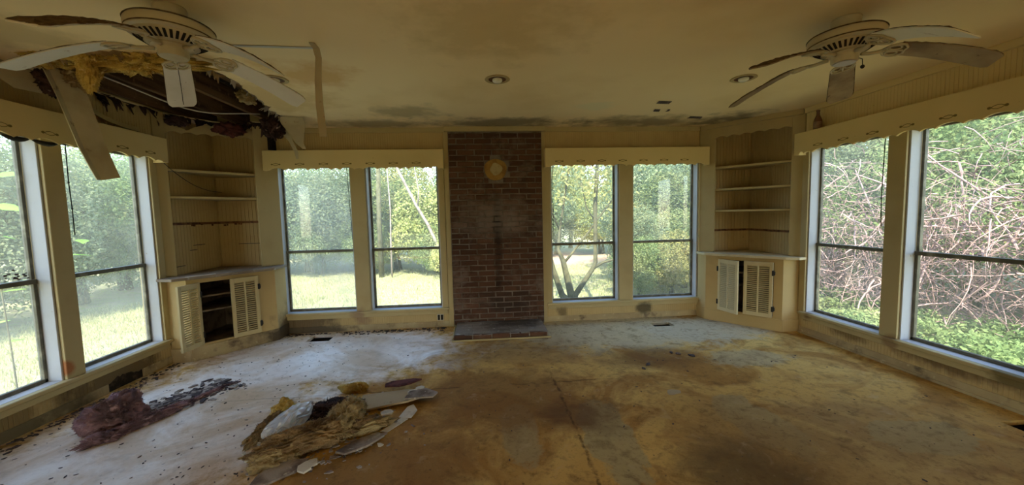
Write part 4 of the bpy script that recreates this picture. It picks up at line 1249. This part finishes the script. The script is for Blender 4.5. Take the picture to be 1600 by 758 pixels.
# brown pile in the middle
lump('brown_insulation', (-1.06, 2.30, .05), (.28, .10, .075), brown_m, 'long brown insulation roll at the front of the middle pile', 'insulation', 31, .35, 2.6, .50, floor_z=0, sub=6)
lump('brown_insulation', (-.93, 2.50, .06), (.10, .20, .075), tan_m, 'tan insulation hump behind the brown roll in the middle pile', 'insulation', 32, .35, 2.4, .1, floor_z=0, sub=6)
lump('brown_insulation', (-1.22, 2.14, .03), (.11, .08, .05), tan_m, 'pale insulation wad at the near left end of the middle pile', 'insulation', 33, .4, 2.6, .3, floor_z=0)
lump('brown_insulation', (-1.43, 2.50, .03), (.035, .19, .05), brown_m, 'narrow brown insulation ridge left of the plastic bag', 'insulation', 34, .4, 3.0, -.12, floor_z=0)
lump('brown_insulation', (-1.42, 2.66, .045), (.07, .07, .06), yellow_m, 'orange insulation tuft behind the plastic bag', 'insulation', 35, .4, 2.6, .2, floor_z=0)
lump('brown_insulation', (-1.13, 2.66, .02), (.18, .14, .035), mould_m, 'dark flattened insulation behind the plastic bag', 'insulation', 36, .5, 3.2, .3, floor_z=0, sub=6)
lump('brown_insulation', (-.75, 2.42, .02), (.12, .04, .04), tan_m, 'small tan insulation wad by the white strips', 'insulation', 37, .4, 3.0, .5, floor_z=0)
lump('foam_chunk', (-1.05, 2.99, .03), (.105, .05, .04), yellow_m, 'yellow foam chunk lying behind the middle pile', 'foam', 38, .25, 1.8, .05, floor_z=0)

# clear plastic bag
def bag_mat():
    m = bpy.data.materials.new('clear_plastic'); m.use_nodes = True
    nt = m.node_tree; bs = nt.nodes['Principled BSDF']
    bs.inputs['Base Color'].default_value = (.80, .85, .92, 1); bs.inputs['Roughness'].default_value = .18
    bs.inputs['Alpha'].default_value = .62; bs.inputs['Specular IOR Level'].default_value = .6
    return m
bag = lump('plastic_bag', (-1.28, 2.47, .075), (.085, .20, .065), bag_mat(), 'crumpled clear plastic bag lying on the brown insulation pile', 'bag', 41, .22, 2.6, -.12, floor_z=0.004, sub=5, fine=.02, fuzz=0)
bag.data.polygons.foreach_set('use_smooth', [False] * len(bag.data.polygons))
md = bag.modifiers.new('facets', 'DECIMATE'); md.ratio = .12

def slab_piece(name, poly, z0, thick, m, label, cat, tilt=(0, 0), group=None):
    cx = sum(p[0] for p in poly) / len(poly); cy = sum(p[1] for p in poly) / len(poly)
    pts = [(x - cx, y - cy, 0) for x, y in poly]
    mb = MB(); mb.prism(pts, (0, 0, thick))
    o = mb.build(name, m)
    o.location = (cx, cy, z0); o.rotation_euler = (tilt[0], tilt[1], 0)
    return tag(o, label, cat, group)
board_m = simple_mat('drywall_board_face', (.46, .37, .23), .85, [(3, (.34, .25, .14), .45, .7, 5), (18, (.24, .16, .09), .64, .72, 4)], (40, .15))
slab_piece('drywall_board', [(-.95, 2.60), (-.58, 2.70), (-.50, 2.74), (-.48, 2.84), (-.60, 2.88), (-.93, 2.84)], .028, .014, board_m, 'flat tan drywall board at the right of the middle pile', 'board', (.03, -.02))
slab_piece('drywall_board', [(-.60, 2.69), (-.40, 2.73), (-.37, 2.80), (-.47, 2.86), (-.58, 2.80)], .046, .012, gypsum_m, 'broken grey drywall corner lying on the tan board', 'board', (.02, .09))
slab_piece('paper_strip', [(-.69, 2.38), (-.64, 2.37), (-.54, 2.52), (-.585, 2.545)], .003, .003, chip_m, 'white paper strip lying on bare floor, nearer of two', 'strip', (0, .02))
slab_piece('paper_strip', [(-.61, 2.55), (-.52, 2.52), (-.49, 2.60), (-.53, 2.68), (-.57, 2.66)], .012, .003, chip_m, 'curled white strip leaning against the drywall board', 'strip', (.10, -.1))
def chip_poly(cx, cy, r, rr, n=6, el=1.0, rot=0.0):
    pts = []
    for k in range(n):
        a = 2 * PI * k / n + rr.uniform(-.3, .3); q = r * rr.uniform(.6, 1.1)
        x, y = q * math.cos(a) * el, q * math.sin(a)
        pts.append((cx + x * math.cos(rot) - y * math.sin(rot), cy + x * math.sin(rot) + y * math.cos(rot)))
    return pts
rc = random.Random(77)
big = [((-1.10, 2.06), .085, 1.7, gypsum_m, 'grey layered drywall scrap at the near end of the middle pile'),
       ((-1.17, 2.03), .07, 1.9, gypsum_m, 'long grey drywall scrap nearest to the camera in the pile'),
       ((-.99, 2.10), .032, 1.4, chip_m, 'pale plaster piece before the brown roll'),
       ((-1.02, 2.06), .04, 1.3, chip_m, 'pale broken plaster piece beside the near grey scraps'),
       ((-.80, 2.20), .045, 1.0, chip_m, 'upright cream plaster shard right of the brown roll'),
       ((-1.36, 2.31), .05, 1.1, chip_m, 'white plaster lump at the foot of the plastic bag'),
       ((-1.36, 2.17), .035, 1.4, chip_m, 'small white plaster shard left of the pale wad'),
       ((-.56, 2.80), .03, 1.3, chip_m, 'white chip lying on the tan drywall board'),
       ((-.51, 2.86), .028, 1.3, chip_m, 'white chip at the back corner of the drywall board'),
       ((-.68, 2.52), .045, 1.0, chip_m, 'pale plaster lump between the board and the white strips'),
       ((-.68, 2.97), .07, 2.2, red_mould_m, 'reddish brown scrap behind the drywall board'),
       ((-.76, 2.28), .075, 2.4, gypsum_m, 'long tan scrap leading to the plaster shard')]
for (c_, r_, el, m_, lab) in big:
    slab_piece('plaster_scrap', chip_poly(*c_, r_, rc, 7, el, rc.uniform(.2, .9)), .008 if 'board' not in lab else .052, .012, m_, lab, 'plaster', (rc.uniform(-.12, .12), rc.uniform(-.12, .12)))
# small chips, one by one, round the pile
for k in range(26):
    a = rc.uniform(0, 2 * PI); q = rc.uniform(.15, .55)
    x, y = -1.08 + q * math.cos(a) * .9, 2.42 + q * math.sin(a) * .9
    slab_piece('plaster_chip', chip_poly(x, y, rc.uniform(.010, .024), rc, 5, 1.3, rc.uniform(0, 3)), .002, .006, chip_m if rc.random() < .5 else gypsum_m,
               'small plaster chip scattered round the middle pile', 'chip', (rc.uniform(-.1, .1), rc.uniform(-.1, .1)), 'plaster chips round the pile')
ORDS = ['second from left', 'leftmost', 'middle one', 'rightmost', 'farthest one']
for (x, y, r_) in ((1.46, 3.18, .022), (1.38, 3.10, .016), (1.85, 3.38, .018), (1.95, 3.32, .028), (1.80, 3.42, .014)):
    slab_piece('dark_scrap', chip_poly(x, y, r_, rc, 6, 1.7, rc.uniform(0, 3)), .002, .012, dark_flake_m, 'dark crumbled scrap on the floor before the right back windows, ' + ORDS.pop(0), 'scrap', group='dark scraps on the right floor')
slab_piece('paint_patch', chip_poly(1.42, 2.66, .045, rc, 9, 1.4, .3), .0005, .003, board_m, 'loose pale paint flake flat on the right half of the floor', 'flake')
# flecks nobody could count
def flecks(name, n, fn, size, m, label):
    mb = MB(); rr = random.Random(len(name) * 31 + n)
    for k in range(n):
        x, y = fn(rr)
        if not (-3.04 < x < 3.45 and y < 4.62): continue
        if any(q[0] - .03 < x < q[1] + .03 and q[2] - .03 < y < q[3] + .03 for q in VENTS): continue
        r_ = rr.uniform(*size)
        p = chip_poly(x, y, r_, rr, 5, rr.uniform(1, 2.6), rr.uniform(0, 3))
        mb.prism([(a, b, .0005) for a, b in p], (0, 0, rr.uniform(.2, .6) * r_))
    return tag(mb.build(name, m), label, 'debris', kind='stuff')
def trail(rr):
    u = rr.random(); v = rr.gauss(0, .10)
    return (-2.47 + .27 * u + v * .75, 2.78 + .55 * u - v * .3)
flecks('dark_flakes', 330, trail, (.006, .022), dark_flake_m, 'dark flakes scattered beyond the pink insulation')
flecks('grey_flakes', 160, trail, (.006, .024), gypsum_m, 'grey flakes scattered beyond the pink insulation')
flecks('floor_flecks', 260, lambda rr: (rr.uniform(-3.0, 3.3), rr.uniform(1.3, 4.6)), (.002, .007), dark_flake_m, 'dark flecks strewn over the whole floor')
flecks('left_floor_flecks', 380, lambda rr: (rr.uniform(-3.0, -1.2), rr.uniform(1.4, 4.5)), (.0015, .0065), dark_flake_m, 'dark flecks on the pale left floor')
flecks('pile_crumbs', 420, lambda rr: (-1.05 + rr.gauss(0, .22), 2.40 + rr.gauss(0, .22)), (.004, .014), gypsum_m, 'grey crumbs under and round the middle pile')
flecks('back_wall_dirt', 260, lambda rr: (rr.uniform(-2.4, -.4), 4.61 - abs(rr.gauss(0, .06))), (.004, .014), dark_flake_m, 'dirt gathered along the foot of the left back wall')
flecks('left_wall_dirt', 260, lambda rr: (-3.03 + abs(rr.gauss(0, .06)), rr.uniform(1.6, 3.85)), (.004, .013), dark_flake_m, 'dirt gathered along the foot of the left wall')
# peeling flakes hanging from the ceiling
rp = random.Random(5)
for (x, y, w_, lab) in ((1.80, 3.58, .14, 'dark crack edge of peeling ceiling paint, before the right bookcase'), (1.86, 3.86, .07, 'curled dark ceiling paint flake, second from the right fan'), (1.98, 3.86, .03, 'tiny curled ceiling paint flake beside the larger one'),
                        (2.45, 4.15, .16, 'dark peeling ceiling strip near the right bookcase header')):
    ribbon('paint_flake', [(x, y, H - .001), (x, y + .02, H - .010), (x, y + .045, H - .012)], w_, (1, .1, 0), .002, dark_flake_m, lab, 'flake', seed=int(x * 100), wob=.01)

# ------------------------------------------------------------------ cords in the windows
def cord(w, pts):
    mb = MB(); mb.tube([P(w, s, off, z) for s, off, z in pts], .0035, 5)
    if len(pts) > 3:
        for k in (1, 2): mb.lathe([(0, .008), (.006, .004), (.006, -.004), (0, -.008)], 6, P(w, *pts[k]))
    mb.build('blind_cord', cord_m, VAL[(w, w != 'B' or pts[0][0] > 0)], smooth=True)
cord('B', [(-1.60, -.04, 1.99), (-1.585, -.03, 1.6), (-1.575, -.03, 1.3), (-1.57, -.03, 1.05), (-1.567, -.03, .75)])
cord('L', [(3.13, -.02, 1.99), (3.125, -.02, 1.7), (3.13, -.02, 1.5), (3.128, -.02, 1.3)])
cord('R', [(3.05, -.02, 1.99), (3.055, -.02, 1.75), (3.06, -.02, 1.45), (3.05, -.02, 1.2)])
cord('B', [(.905, -.04, 1.99), (.907, -.04, 1.7), (.906, -.04, 1.3), (.907, -.04, 1.0)])
cord('R', [(2.10, -.08, 1.99), (2.11, -.085, 1.5), (2.11, -.085, .9), (2.11, -.085, .30)])

mb = MB(); rr = random.Random(3)
for k in range(70):
    y = rr.uniform(2.2, 2.90); z = 1.0 + abs(rr.gauss(0, .035)); q = rr.uniform(.004, .013)
    mb.box((-L - .118, y, z), (-L - .1175 + .004 * rr.random(), y + q * 1.6, z + q))
tag(mb.build('rail_dirt', dark_flake_m, origin=(-L - .11, 2.55, 1.0)), 'dark dirt caked on the meeting rail of the leftmost window', 'dirt', kind='stuff')

# ------------------------------------------------------------------ outdoors
mb = MB()
gx, gy = 46, 46
for i in range(gx + 1):
    for j in range(gy + 1):
        x, y = -40 + 80 * i / gx, -30 + 80 * j / gy
        mb.v.append((x, y, GZ + .10 * mnoise.noise(Vector((x * .15, y * .15, 0))) * (1 if abs(x) > 5 or y > 7 else 0)))
for i in range(gx):
    for j in range(gy):
        a = i * (gy + 1) + j
        mb.f.append((a, a + gy + 1, a + gy + 2, a + 1))
tag(mb.build('ground', lawn_m, smooth=True), kind='structure')

def grass(n, fn, name, label):
    rr = random.Random(99); mb = MB()
    for k in range(n):
        x, y = fn(rr); h = rr.uniform(.04, .11); a = rr.uniform(0, 2 * PI); w_ = .007
        dx, dy = math.cos(a) * w_, math.sin(a) * w_
        z = GZ + .10 * mnoise.noise(Vector((x * .15, y * .15, 0))) * (1 if abs(x) > 5 or y > 7 else 0) - .01
        mb.v += [(x - dx, y - dy, z), (x + dx, y + dy, z), (x + rr.uniform(-.04, .04), y + rr.uniform(-.04, .04), z + h)]
        i = len(mb.v) - 3; mb.f.append((i, i + 1, i + 2))
    tag(mb.build(name, grass_m), label, 'grass', kind='stuff')
grass(26000, lambda r_: (r_.uniform(-8, 4.5), r_.uniform(6.5, 13)), 'lawn_grass', 'sunlit mown grass behind the house')
grass(20000, lambda r_: (r_.uniform(-8.5, -3.6), r_.uniform(2, 9)), 'side_grass', 'sunlit mown grass beside the left windows')

def leaf_mesh(name, seed, rx, ry, z0, z1, nblob, nleaf, size, m, shell=.75):
    r_ = np.random.default_rng(seed)
    c = r_.normal(size=(nblob, 3)); c /= np.linalg.norm(c, axis=1)[:, None]
    c *= (r_.random(nblob) ** .33)[:, None] * .78
    br = r_.uniform(.22, .42, nblob)
    bi = r_.integers(0, nblob, nleaf)
    d = r_.normal(size=(nleaf, 3)); d /= np.linalg.norm(d, axis=1)[:, None]
    p = c[bi] + d * (br[bi] * (shell + (1 - shell) * r_.random(nleaf)))[:, None]
    zc, hz = (z0 + z1) / 2, (z1 - z0) / 2
    p = p * np.array([rx, ry, hz]) + np.array([0, 0, zc])
    nrm = d * .6 + r_.normal(size=(nleaf, 3)) * .6 + np.array([0, 0, .45]); nrm /= np.linalg.norm(nrm, axis=1)[:, None]
    t = np.cross(nrm, r_.normal(size=(nleaf, 3))); t /= np.linalg.norm(t, axis=1)[:, None]
    b = np.cross(nrm, t)
    s = size * r_.uniform(.6, 1.3, nleaf)[:, None]
    v = np.stack([p - t * s * .6, p + b * s * .32, p + t * s * .6, p - b * s * .32], 1).reshape(-1, 3)
    me = bpy.data.meshes.new(name)
    me.vertices.add(len(v)); me.vertices.foreach_set('co', v.ravel().astype(np.float32))
    me.loops.add(nleaf * 4); me.polygons.add(nleaf)
    me.loops.foreach_set('vertex_index', np.arange(nleaf * 4, dtype=np.int32))
    me.polygons.foreach_set('loop_start', np.arange(0, nleaf * 4, 4, dtype=np.int32))
    me.update(calc_edges=True)
    me.materials.append(m)
    return me
def stems_mesh(name, seed, h, spread, n, r0, m, base=0.0, sides=6):
    rr = random.Random(seed); mb = MB()
    for k in range(n):
        a = rr.uniform(0, 2 * PI); lean = rr.uniform(.15, 1) * spread
        pts = []; x, y = rr.uniform(-.1, .1) * (n > 1), rr.uniform(-.1, .1) * (n > 1)
        N = 7
        for i in range(N + 1):
            u = i / N
            pts.append((x + math.cos(a) * lean * u ** 1.4 + rr.uniform(-.05, .05) * u, y + math.sin(a) * lean * u ** 1.4 + rr.uniform(-.05, .05) * u, base + (h - base) * u))
        mb.tube(pts, [r0 * (1 - .75 * i / N) for i in range(N + 1)], sides)
    return mb.build(name, m, link=False).data
bush_vars = [leaf_mesh('foliage', 11, 1.7, 1.5, .0, 3.4, 46, 24000, .068, leaf_a), leaf_mesh('foliage', 12, 1.9, 1.5, .0, 3.8, 50, 24000, .066, leaf_b),
             leaf_mesh('foliage', 13, 1.6, 1.4, .1, 3.0, 40, 20000, .07, leaf_c)]
bush_vars += [leaf_mesh('foliage', 14, 1.7, 1.5, .0, 3.5, 44, 26000, .056, leaf_a, .72), leaf_mesh('foliage', 15, 1.8, 1.5, .0, 3.7, 44, 26000, .054, leaf_b, .72), leaf_mesh('foliage', 16, 1.6, 1.5, .0, 3.3, 44, 24000, .056, leaf_c, .72)]
tree_vars = [leaf_mesh('foliage', 21, 2.3, 2.2, 1.2, 7.5, 60, 26000, .105, leaf_a), leaf_mesh('foliage', 22, 2.5, 2.2, 1.0, 8.5, 60, 26000, .105, leaf_b), leaf_mesh('foliage', 23, 2.1, 2.0, 1.5, 7.0, 50, 22000, .105, leaf_c)]
bush_stem = stems_mesh('stems', 5, 2.4, .9, 7, .035, bark_m)
tree_stem = stems_mesh('trunk', 6, 6.5, .5, 1, .16, bark_m, sides=8)
ORD = ['first', 'second', 'third', 'fourth', 'fifth', 'sixth', 'seventh', 'eighth', 'ninth', 'tenth', 'eleventh', 'twelfth', 'thirteenth', 'fourteenth', 'fifteenth', 'sixteenth']
PLANTED = {}
def plant(name, x, y, kind, var, label, cat, scale=1.0, rz=0.0, group=None, z=GZ):
    root = empty(name, (x, y, z), rz, label, cat, group)
    root.scale = (scale, scale, scale)
    PLANTED.setdefault(group, []).append((math.atan2(x, y), root))
    fol = bpy.data.objects.new('foliage', (bush_vars if kind == 'bush' else tree_vars)[var]); COL.objects.link(fol); fol.parent = root
    st = bpy.data.objects.new('stems' if kind == 'bush' else 'trunk', bush_stem if kind == 'bush' else tree_stem); COL.objects.link(st); st.parent = root
    return root
rt_ = random.Random(42)
G1 = 'bushes along the far edge of the back lawn'
for i, (x, y, v, s) in enumerate([(-9.6, 12.6, 1, 1.1), (-7.7, 13.3, 0, 1.15), (-6.0, 13.4, 1, 1.1), (-4.3, 13.6, 1, 1.15), (-2.9, 13.0, 0, 1.0), (-1.5, 12.6, 2, 1.05), (-.2, 12.8, 0, 1.1), (-.75, 11.0, 2, .55), (-1.45, 11.7, 0, .5), (-3.6, 12.2, 0, .55), (-5.2, 12.6, 1, .6), (-6.9, 12.4, 0, .55), (1.6, 15.8, 0, 1.1), (3.3, 16.3, 1, 1.15), (5.2, 16.0, 2, 1.1), (7.0, 15.0, 0, 1.2)]):
    plant('bush', x, y, 'bush', v, 'dense leafy bush along the far edge of the back lawn', 'bush', s, rt_.uniform(0, 6), G1)
G2 = 'bushes filling the view of the rightmost back window'
for i, (x, y, v, s) in enumerate([(4.3, 9.6, 2, .72), (5.5, 9.6, 0, .95), (5.0, 11.2, 1, 1.1), (6.8, 11.4, 0, 1.2), (3.25, 7.5, 0, .42), (4.0, 7.6, 2, .5), (3.8, 8.7, 1, .6), (4.7, 8.3, 0, .6)]):
    plant('bush', x, y, 'bush', v, 'green and yellow bush outside the back window nearest the right corner', 'bush', s, rt_.uniform(0, 6), G2)
G3 = 'bushes beyond the left lawn'
for i, (x, y, v, s) in enumerate([(-8.6, 3.4, 1, 1.0), (-9.3, 5.3, 0, 1.05), (-9.0, 7.4, 1, 1.1), (-9.2, 9.3, 0, 1.1), (-9.8, 11.0, 1, 1.15)]):
    plant('bush', x, y, 'bush', v + 3, 'grey green bush beyond the lawn outside the left wall windows', 'bush', s, rt_.uniform(0, 6), G3)
G4 = 'shrubs behind the dead vines on the right'
for i, (x, y, v, s) in enumerate([(8.4, 2.6, 0, 1.05), (8.8, 4.2, 2, 1.1), (8.6, 5.8, 0, 1.1), (8.4, 7.4, 1, 1.1), (8.2, 9.2, 0, 1.1), (10.5, 3.2, 1, 1.4), (10.7, 5.6, 0, 1.4), (10.4, 8.0, 2, 1.4)]):
    plant('bush', x, y, 'bush', v + 3, 'bright green shrub behind the dead vines outside the right windows', 'bush', s, rt_.uniform(0, 6), G4)
G5 = 'tall trees of the wood behind the bushes'
for i in range(15):
    x = -13 + i * 1.95; y = 17.5 + rt_.uniform(-1, 2)
    plant('tree', x, y, 'tree', i % 3, 'tall leafy tree in the wood far behind the house', 'tree', rt_.uniform(.62, .74), rt_.uniform(0, 6), G5)
G6 = 'tall trees of the wood on the left'
for i in range(6):
    plant('tree', -12.2 + rt_.uniform(-.6, .6), 1.5 + i * 2.5, 'tree', i % 2, 'tall leafy tree in the wood left of the house', 'tree', rt_.uniform(.50, .56), rt_.uniform(0, 6), G6)
G7 = 'tall trees of the wood on the right'
for i in range(6):
    plant('tree', 13.5 + rt_.uniform(-.6, .6), 1.5 + i * 2.4, 'tree', i % 3, 'tall leafy tree in the wood right of the house', 'tree', rt_.uniform(.66, .76), rt_.uniform(0, 6), G7)

# the forked tree close outside the window right of the chimney
t = empty('forked_tree', (1.84, 7.15, GZ), label='slim grey tree forking low, outside the window right of the chimney', cat='tree')
def branch(pts, rad, m=bark_m, name='branch', parent=t, sides=8):
    mb = MB(); mb.tube(pts, rad, sides); return mb.build(name, m, parent, smooth=True)
branch([(1.84, 7.15, GZ - .03), (1.73, 7.15, -.31), (1.64, 7.15, .10), (1.56, 7.15, .45), (1.46, 7.15, .69), (1.50, 7.16, 1.05), (1.62, 7.17, 1.75), (1.72, 7.18, 2.4), (1.80, 7.2, 3.2)], [.095, .08, .062, .052, .030, .024, .020, .016, .008])
branch([(1.83, 7.14, GZ), (1.78, 7.14, -.24), (1.96, 7.14, .02), (2.13, 7.14, .26), (2.20, 7.14, .40), (2.20, 7.14, 1.5), (2.25, 7.14, 2.33), (2.28, 7.14, 3.3)], [.08, .064, .052, .046, .042, .040, .036, .02])
branch([(2.17, 7.14, .30), (2.35, 7.14, .40), (2.53, 7.14, .44), (2.78, 7.14, .53), (3.1, 7.14, .58)], [.032, .026, .020, .014, .006])
branch([(1.78, 7.15, GZ), (1.53, 7.15, -.22), (1.36, 7.15, .30), (1.28, 7.15, .66), (1.15, 7.15, 1.3)], [.07, .062, .050, .036, .018])
branch([(1.58, 7.15, .42), (1.74, 7.15, .60), (1.89, 7.15, .79), (2.08, 7.15, 1.02), (2.27, 7.16, 1.27), (2.54, 7.16, 1.61), (2.8, 7.16, 2.2)], [.028, .024, .022, .018, .016, .012, .006])
branch([(1.50, 7.16, 1.05), (1.36, 7.16, 1.4), (1.34, 7.16, 1.9), (1.45, 7.16, 2.7)], [.016, .013, .010, .006])
branch([(2.20, 7.14, 1.2), (2.02, 7.14, 1.5), (1.9, 7.14, 2.1)], [.016, .011, .006])
fm = leaf_mesh('foliage', 31, 1.9, 1.3, 1.3, 3.9, 34, 2600, .085, leaf_c)
f = bpy.data.objects.new('foliage', fm); COL.objects.link(f); f.parent = t; f.location = (.2, .4, .3)
# leaning pale trunk and companion outside the window left of the chimney
t = empty('leaning_tree', (-.92, 11.2, GZ), label='pale leaning tree trunk outside the window left of the chimney', cat='tree')
branch([(-.92, 11.2, GZ), (-1.21, 11.2, .24), (-1.59, 11.2, 1.16), (-1.90, 11.2, 1.72), (-2.46, 11.2, 2.93), (-2.9, 11.2, 4.0)], [.05, .048, .045, .042, .038, .02], pale_bark_m, 'trunk', t)
branch([(-1.86, 11.2, 1.66), (-1.80, 11.2, 2.1), (-1.9, 11.2, 2.8)], [.025, .018, .008], pale_bark_m, 'branch', t)
t = empty('slim_tree', (-2.7, 11.3, GZ), label='slim upright sapling beside the leaning pale trunk', cat='tree')
branch([(-2.7, 11.3, GZ), (-2.69, 11.3, .6), (-2.66, 11.3, 1.6), (-2.72, 11.3, 3.2)], [.026, .024, .020, .012], pale_bark_m, 'trunk', t)
branch([(-3.05, 11.5, GZ), (-3.05, 11.5, 1.2), (-3.0, 11.5, 3.2)], [.08, .075, .06], bark_m, 'trunk', t)
t = empty('grey_tree', (10.3, 4.9, GZ), label='grey straight trunk among the shrubs outside the nearest right window', cat='tree')
branch([(10.3, 4.9, GZ), (10.3, 4.9, 1.5), (10.25, 4.85, 5.5)], [.14, .12, .08], bark_m, 'trunk', t)
f = bpy.data.objects.new('foliage', tree_vars[1]); COL.objects.link(f); f.parent = t; f.location = (.5, .3, 2.2); f.scale = (.7, .7, .7)

# big-leaved young plant close to the nearest left window
t = empty('big_leaf_plant', (-3.75, 3.32, GZ), label='young plant with big bright leaves close outside the leftmost window', cat='plant')
rr = random.Random(8)
branch([(-3.80, 3.28, GZ), (-3.81, 3.27, .4), (-3.82, 3.26, 1.0), (-3.82, 3.25, 1.9)], [.006, .006, .005, .003], bark_m, 'stem', t, 5)
leaf_spots = [(-3.80, 3.28, 1.78, .15), (-3.80, 3.25, 1.55, .16), (-3.82, 3.30, .62, .14), (-3.80, 3.24, .86, .12), (-3.80, 3.30, 1.30, .07), (-3.80, 3.88, 1.24, .11), (-3.82, 3.80, 1.10, .12), (-3.78, 3.26, .45, .12)]
for (x, y, z, s) in leaf_spots:
    a = rr.uniform(0, 6); mb = MB()
    ax = Vector((math.cos(a), math.sin(a), rr.uniform(-.5, .1))).normalized(); bx = ax.cross(Vector((rr.uniform(-.4, .4), rr.uniform(-.4, .4), 1))).normalized()
    c0 = Vector((x, y, z)); nn = ax.cross(bx)
    vv = [c0]
    for k, (u, w_) in enumerate(((.25, .32), (.55, .42), (.85, .22))):
        vv += [c0 + ax * s * u + bx * s * w_ - nn * s * .06, c0 + ax * s * u, c0 + ax * s * u - bx * s * w_ - nn * s * .06]
    vv.append(c0 + ax * s * 1.15)
    ff = [(0, 2, 1), (0, 3, 2), (1, 2, 5, 4), (2, 3, 6, 5), (4, 5, 8, 7), (5, 6, 9, 8), (7, 8, 10), (8, 9, 10)]
    mb.add(vv, ff); mb.build('leaf', leaf_d, t, smooth=True)
branch([(-3.82, 3.26, .9), (-3.82, 3.55, 1.0), (-3.81, 3.85, 1.14)], [.006, .005, .003], bark_m, 'stem', t, 5)

# heaps of dead vines outside the right wall
def vines(seed, cx, cy, lx, ly, hz, n):
    rr = random.Random(seed); mb = MB()
    for k in range(n):
        x, y = cx + rr.uniform(-lx, lx), cy + rr.uniform(-ly, ly)
        z = GZ + (hz * rr.random() ** 1.1 if rr.random() < .85 else hz * rr.uniform(.8, 1.5))
        a = rr.uniform(0, 2 * PI); el = rr.uniform(-1.2, 1.3); ln = rr.uniform(.2, .9)
        d = Vector((math.cos(a) * math.cos(el), math.sin(a) * math.cos(el), math.sin(el)))
        p = Vector((x, y, z)); pts = [p]
        bend = Vector((rr.uniform(-.3, .3), rr.uniform(-.3, .3), rr.uniform(-.55, .2)))
        for i in range(5):
            d = (d + bend + Vector((rr.uniform(-.3, .3), rr.uniform(-.3, .3), rr.uniform(-.3, .3)))).normalized()
            p = p + d * ln / 5; p.z = max(p.z, GZ + .02); pts.append(p.copy())
        r0 = rr.choice((.003, .004, .005, .006, .007, .012))
        mb.tube(pts, [r0, r0, r0 * .9, r0 * .8, r0 * .6, r0 * .35], 4, caps=False)
    return mb
for k, (cx, cy, lx, ly, hz, n, lab) in enumerate(((6.3, 5.6, .8, 1.0, 1.75, 1250, 'heap of bare pinkish dead vines outside the right window nearer the corner'),
                                                  (6.4, 3.6, .8, 1.0, 1.9, 1250, 'heap of bare pinkish dead vines outside the nearest right window'),
                                                  (7.0, 7.4, .7, .9, 1.6, 500, 'far heap of dead vines toward the back corner of the right yard'))):
    tag(vines(k + 50, cx, cy, lx, ly, hz, n).build('dead_vines', dead_m, origin=(cx, cy, GZ)), lab, 'vines')
for k, (pts, lab) in enumerate((([(6.9, 3.3, GZ), (6.6, 3.7, .6), (6.3, 4.0, 1.3), (6.0, 4.5, 1.9), (5.9, 4.8, 2.3)], 'long bare branch arching over the dead vines, nearest right window'),
                                ([(6.6, 5.2, GZ), (6.5, 5.4, .5), (6.2, 5.5, 1.3), (6.3, 5.9, 2.0)], 'bare upright branch among the dead vines, right window nearer the corner'))):
    mb = MB(); mb.tube(pts, [.016, .014, .012, .009, .005][:len(pts)], 6); tag(mb.build('bare_branch', dead_m, origin=pts[0], smooth=True), lab, 'branch')
low_m = leaf_mesh('low_weeds', 61, .9, 1.1, -.02, .55, 40, 9000, .048, leaf_a, .3)
for (x, y) in ((5.4, 5.6), (5.5, 4.2), (5.6, 3.0), (6.2, 6.8)):
    o = bpy.data.objects.new('low_weeds', low_m); COL.objects.link(o); o.location = (x, y, GZ); o.rotation_euler = (0, 0, rt_.uniform(0, 6))
    tag(o, 'low green weeds in front of the dead vines outside the right windows', 'weeds', 'weeds before the dead vines')
thin_m = leaf_mesh('vine_leaves', 62, 1.0, 1.2, .5, 3.0, 60, 6000, .046, leaf_a, .5)
for (x, y) in ((6.6, 5.6), (6.8, 3.6), (7.2, 7.2)):
    o = bpy.data.objects.new('vine_leaves', thin_m); COL.objects.link(o); o.location = (x, y, GZ); o.rotation_euler = (0, 0, rt_.uniform(0, 6))
    tag(o, 'loose spray of yellow green leaves above the dead vines', 'foliage', 'leaf sprays above the dead vines')

# every tree and bush is told by its place, counted from the left
for g, lst in PLANTED.items():
    lst.sort(key=lambda q: q[0])
    for i, (a, o) in enumerate(lst):
        o['label'] = o['label'] + ', ' + ORD[i] + ' from left'
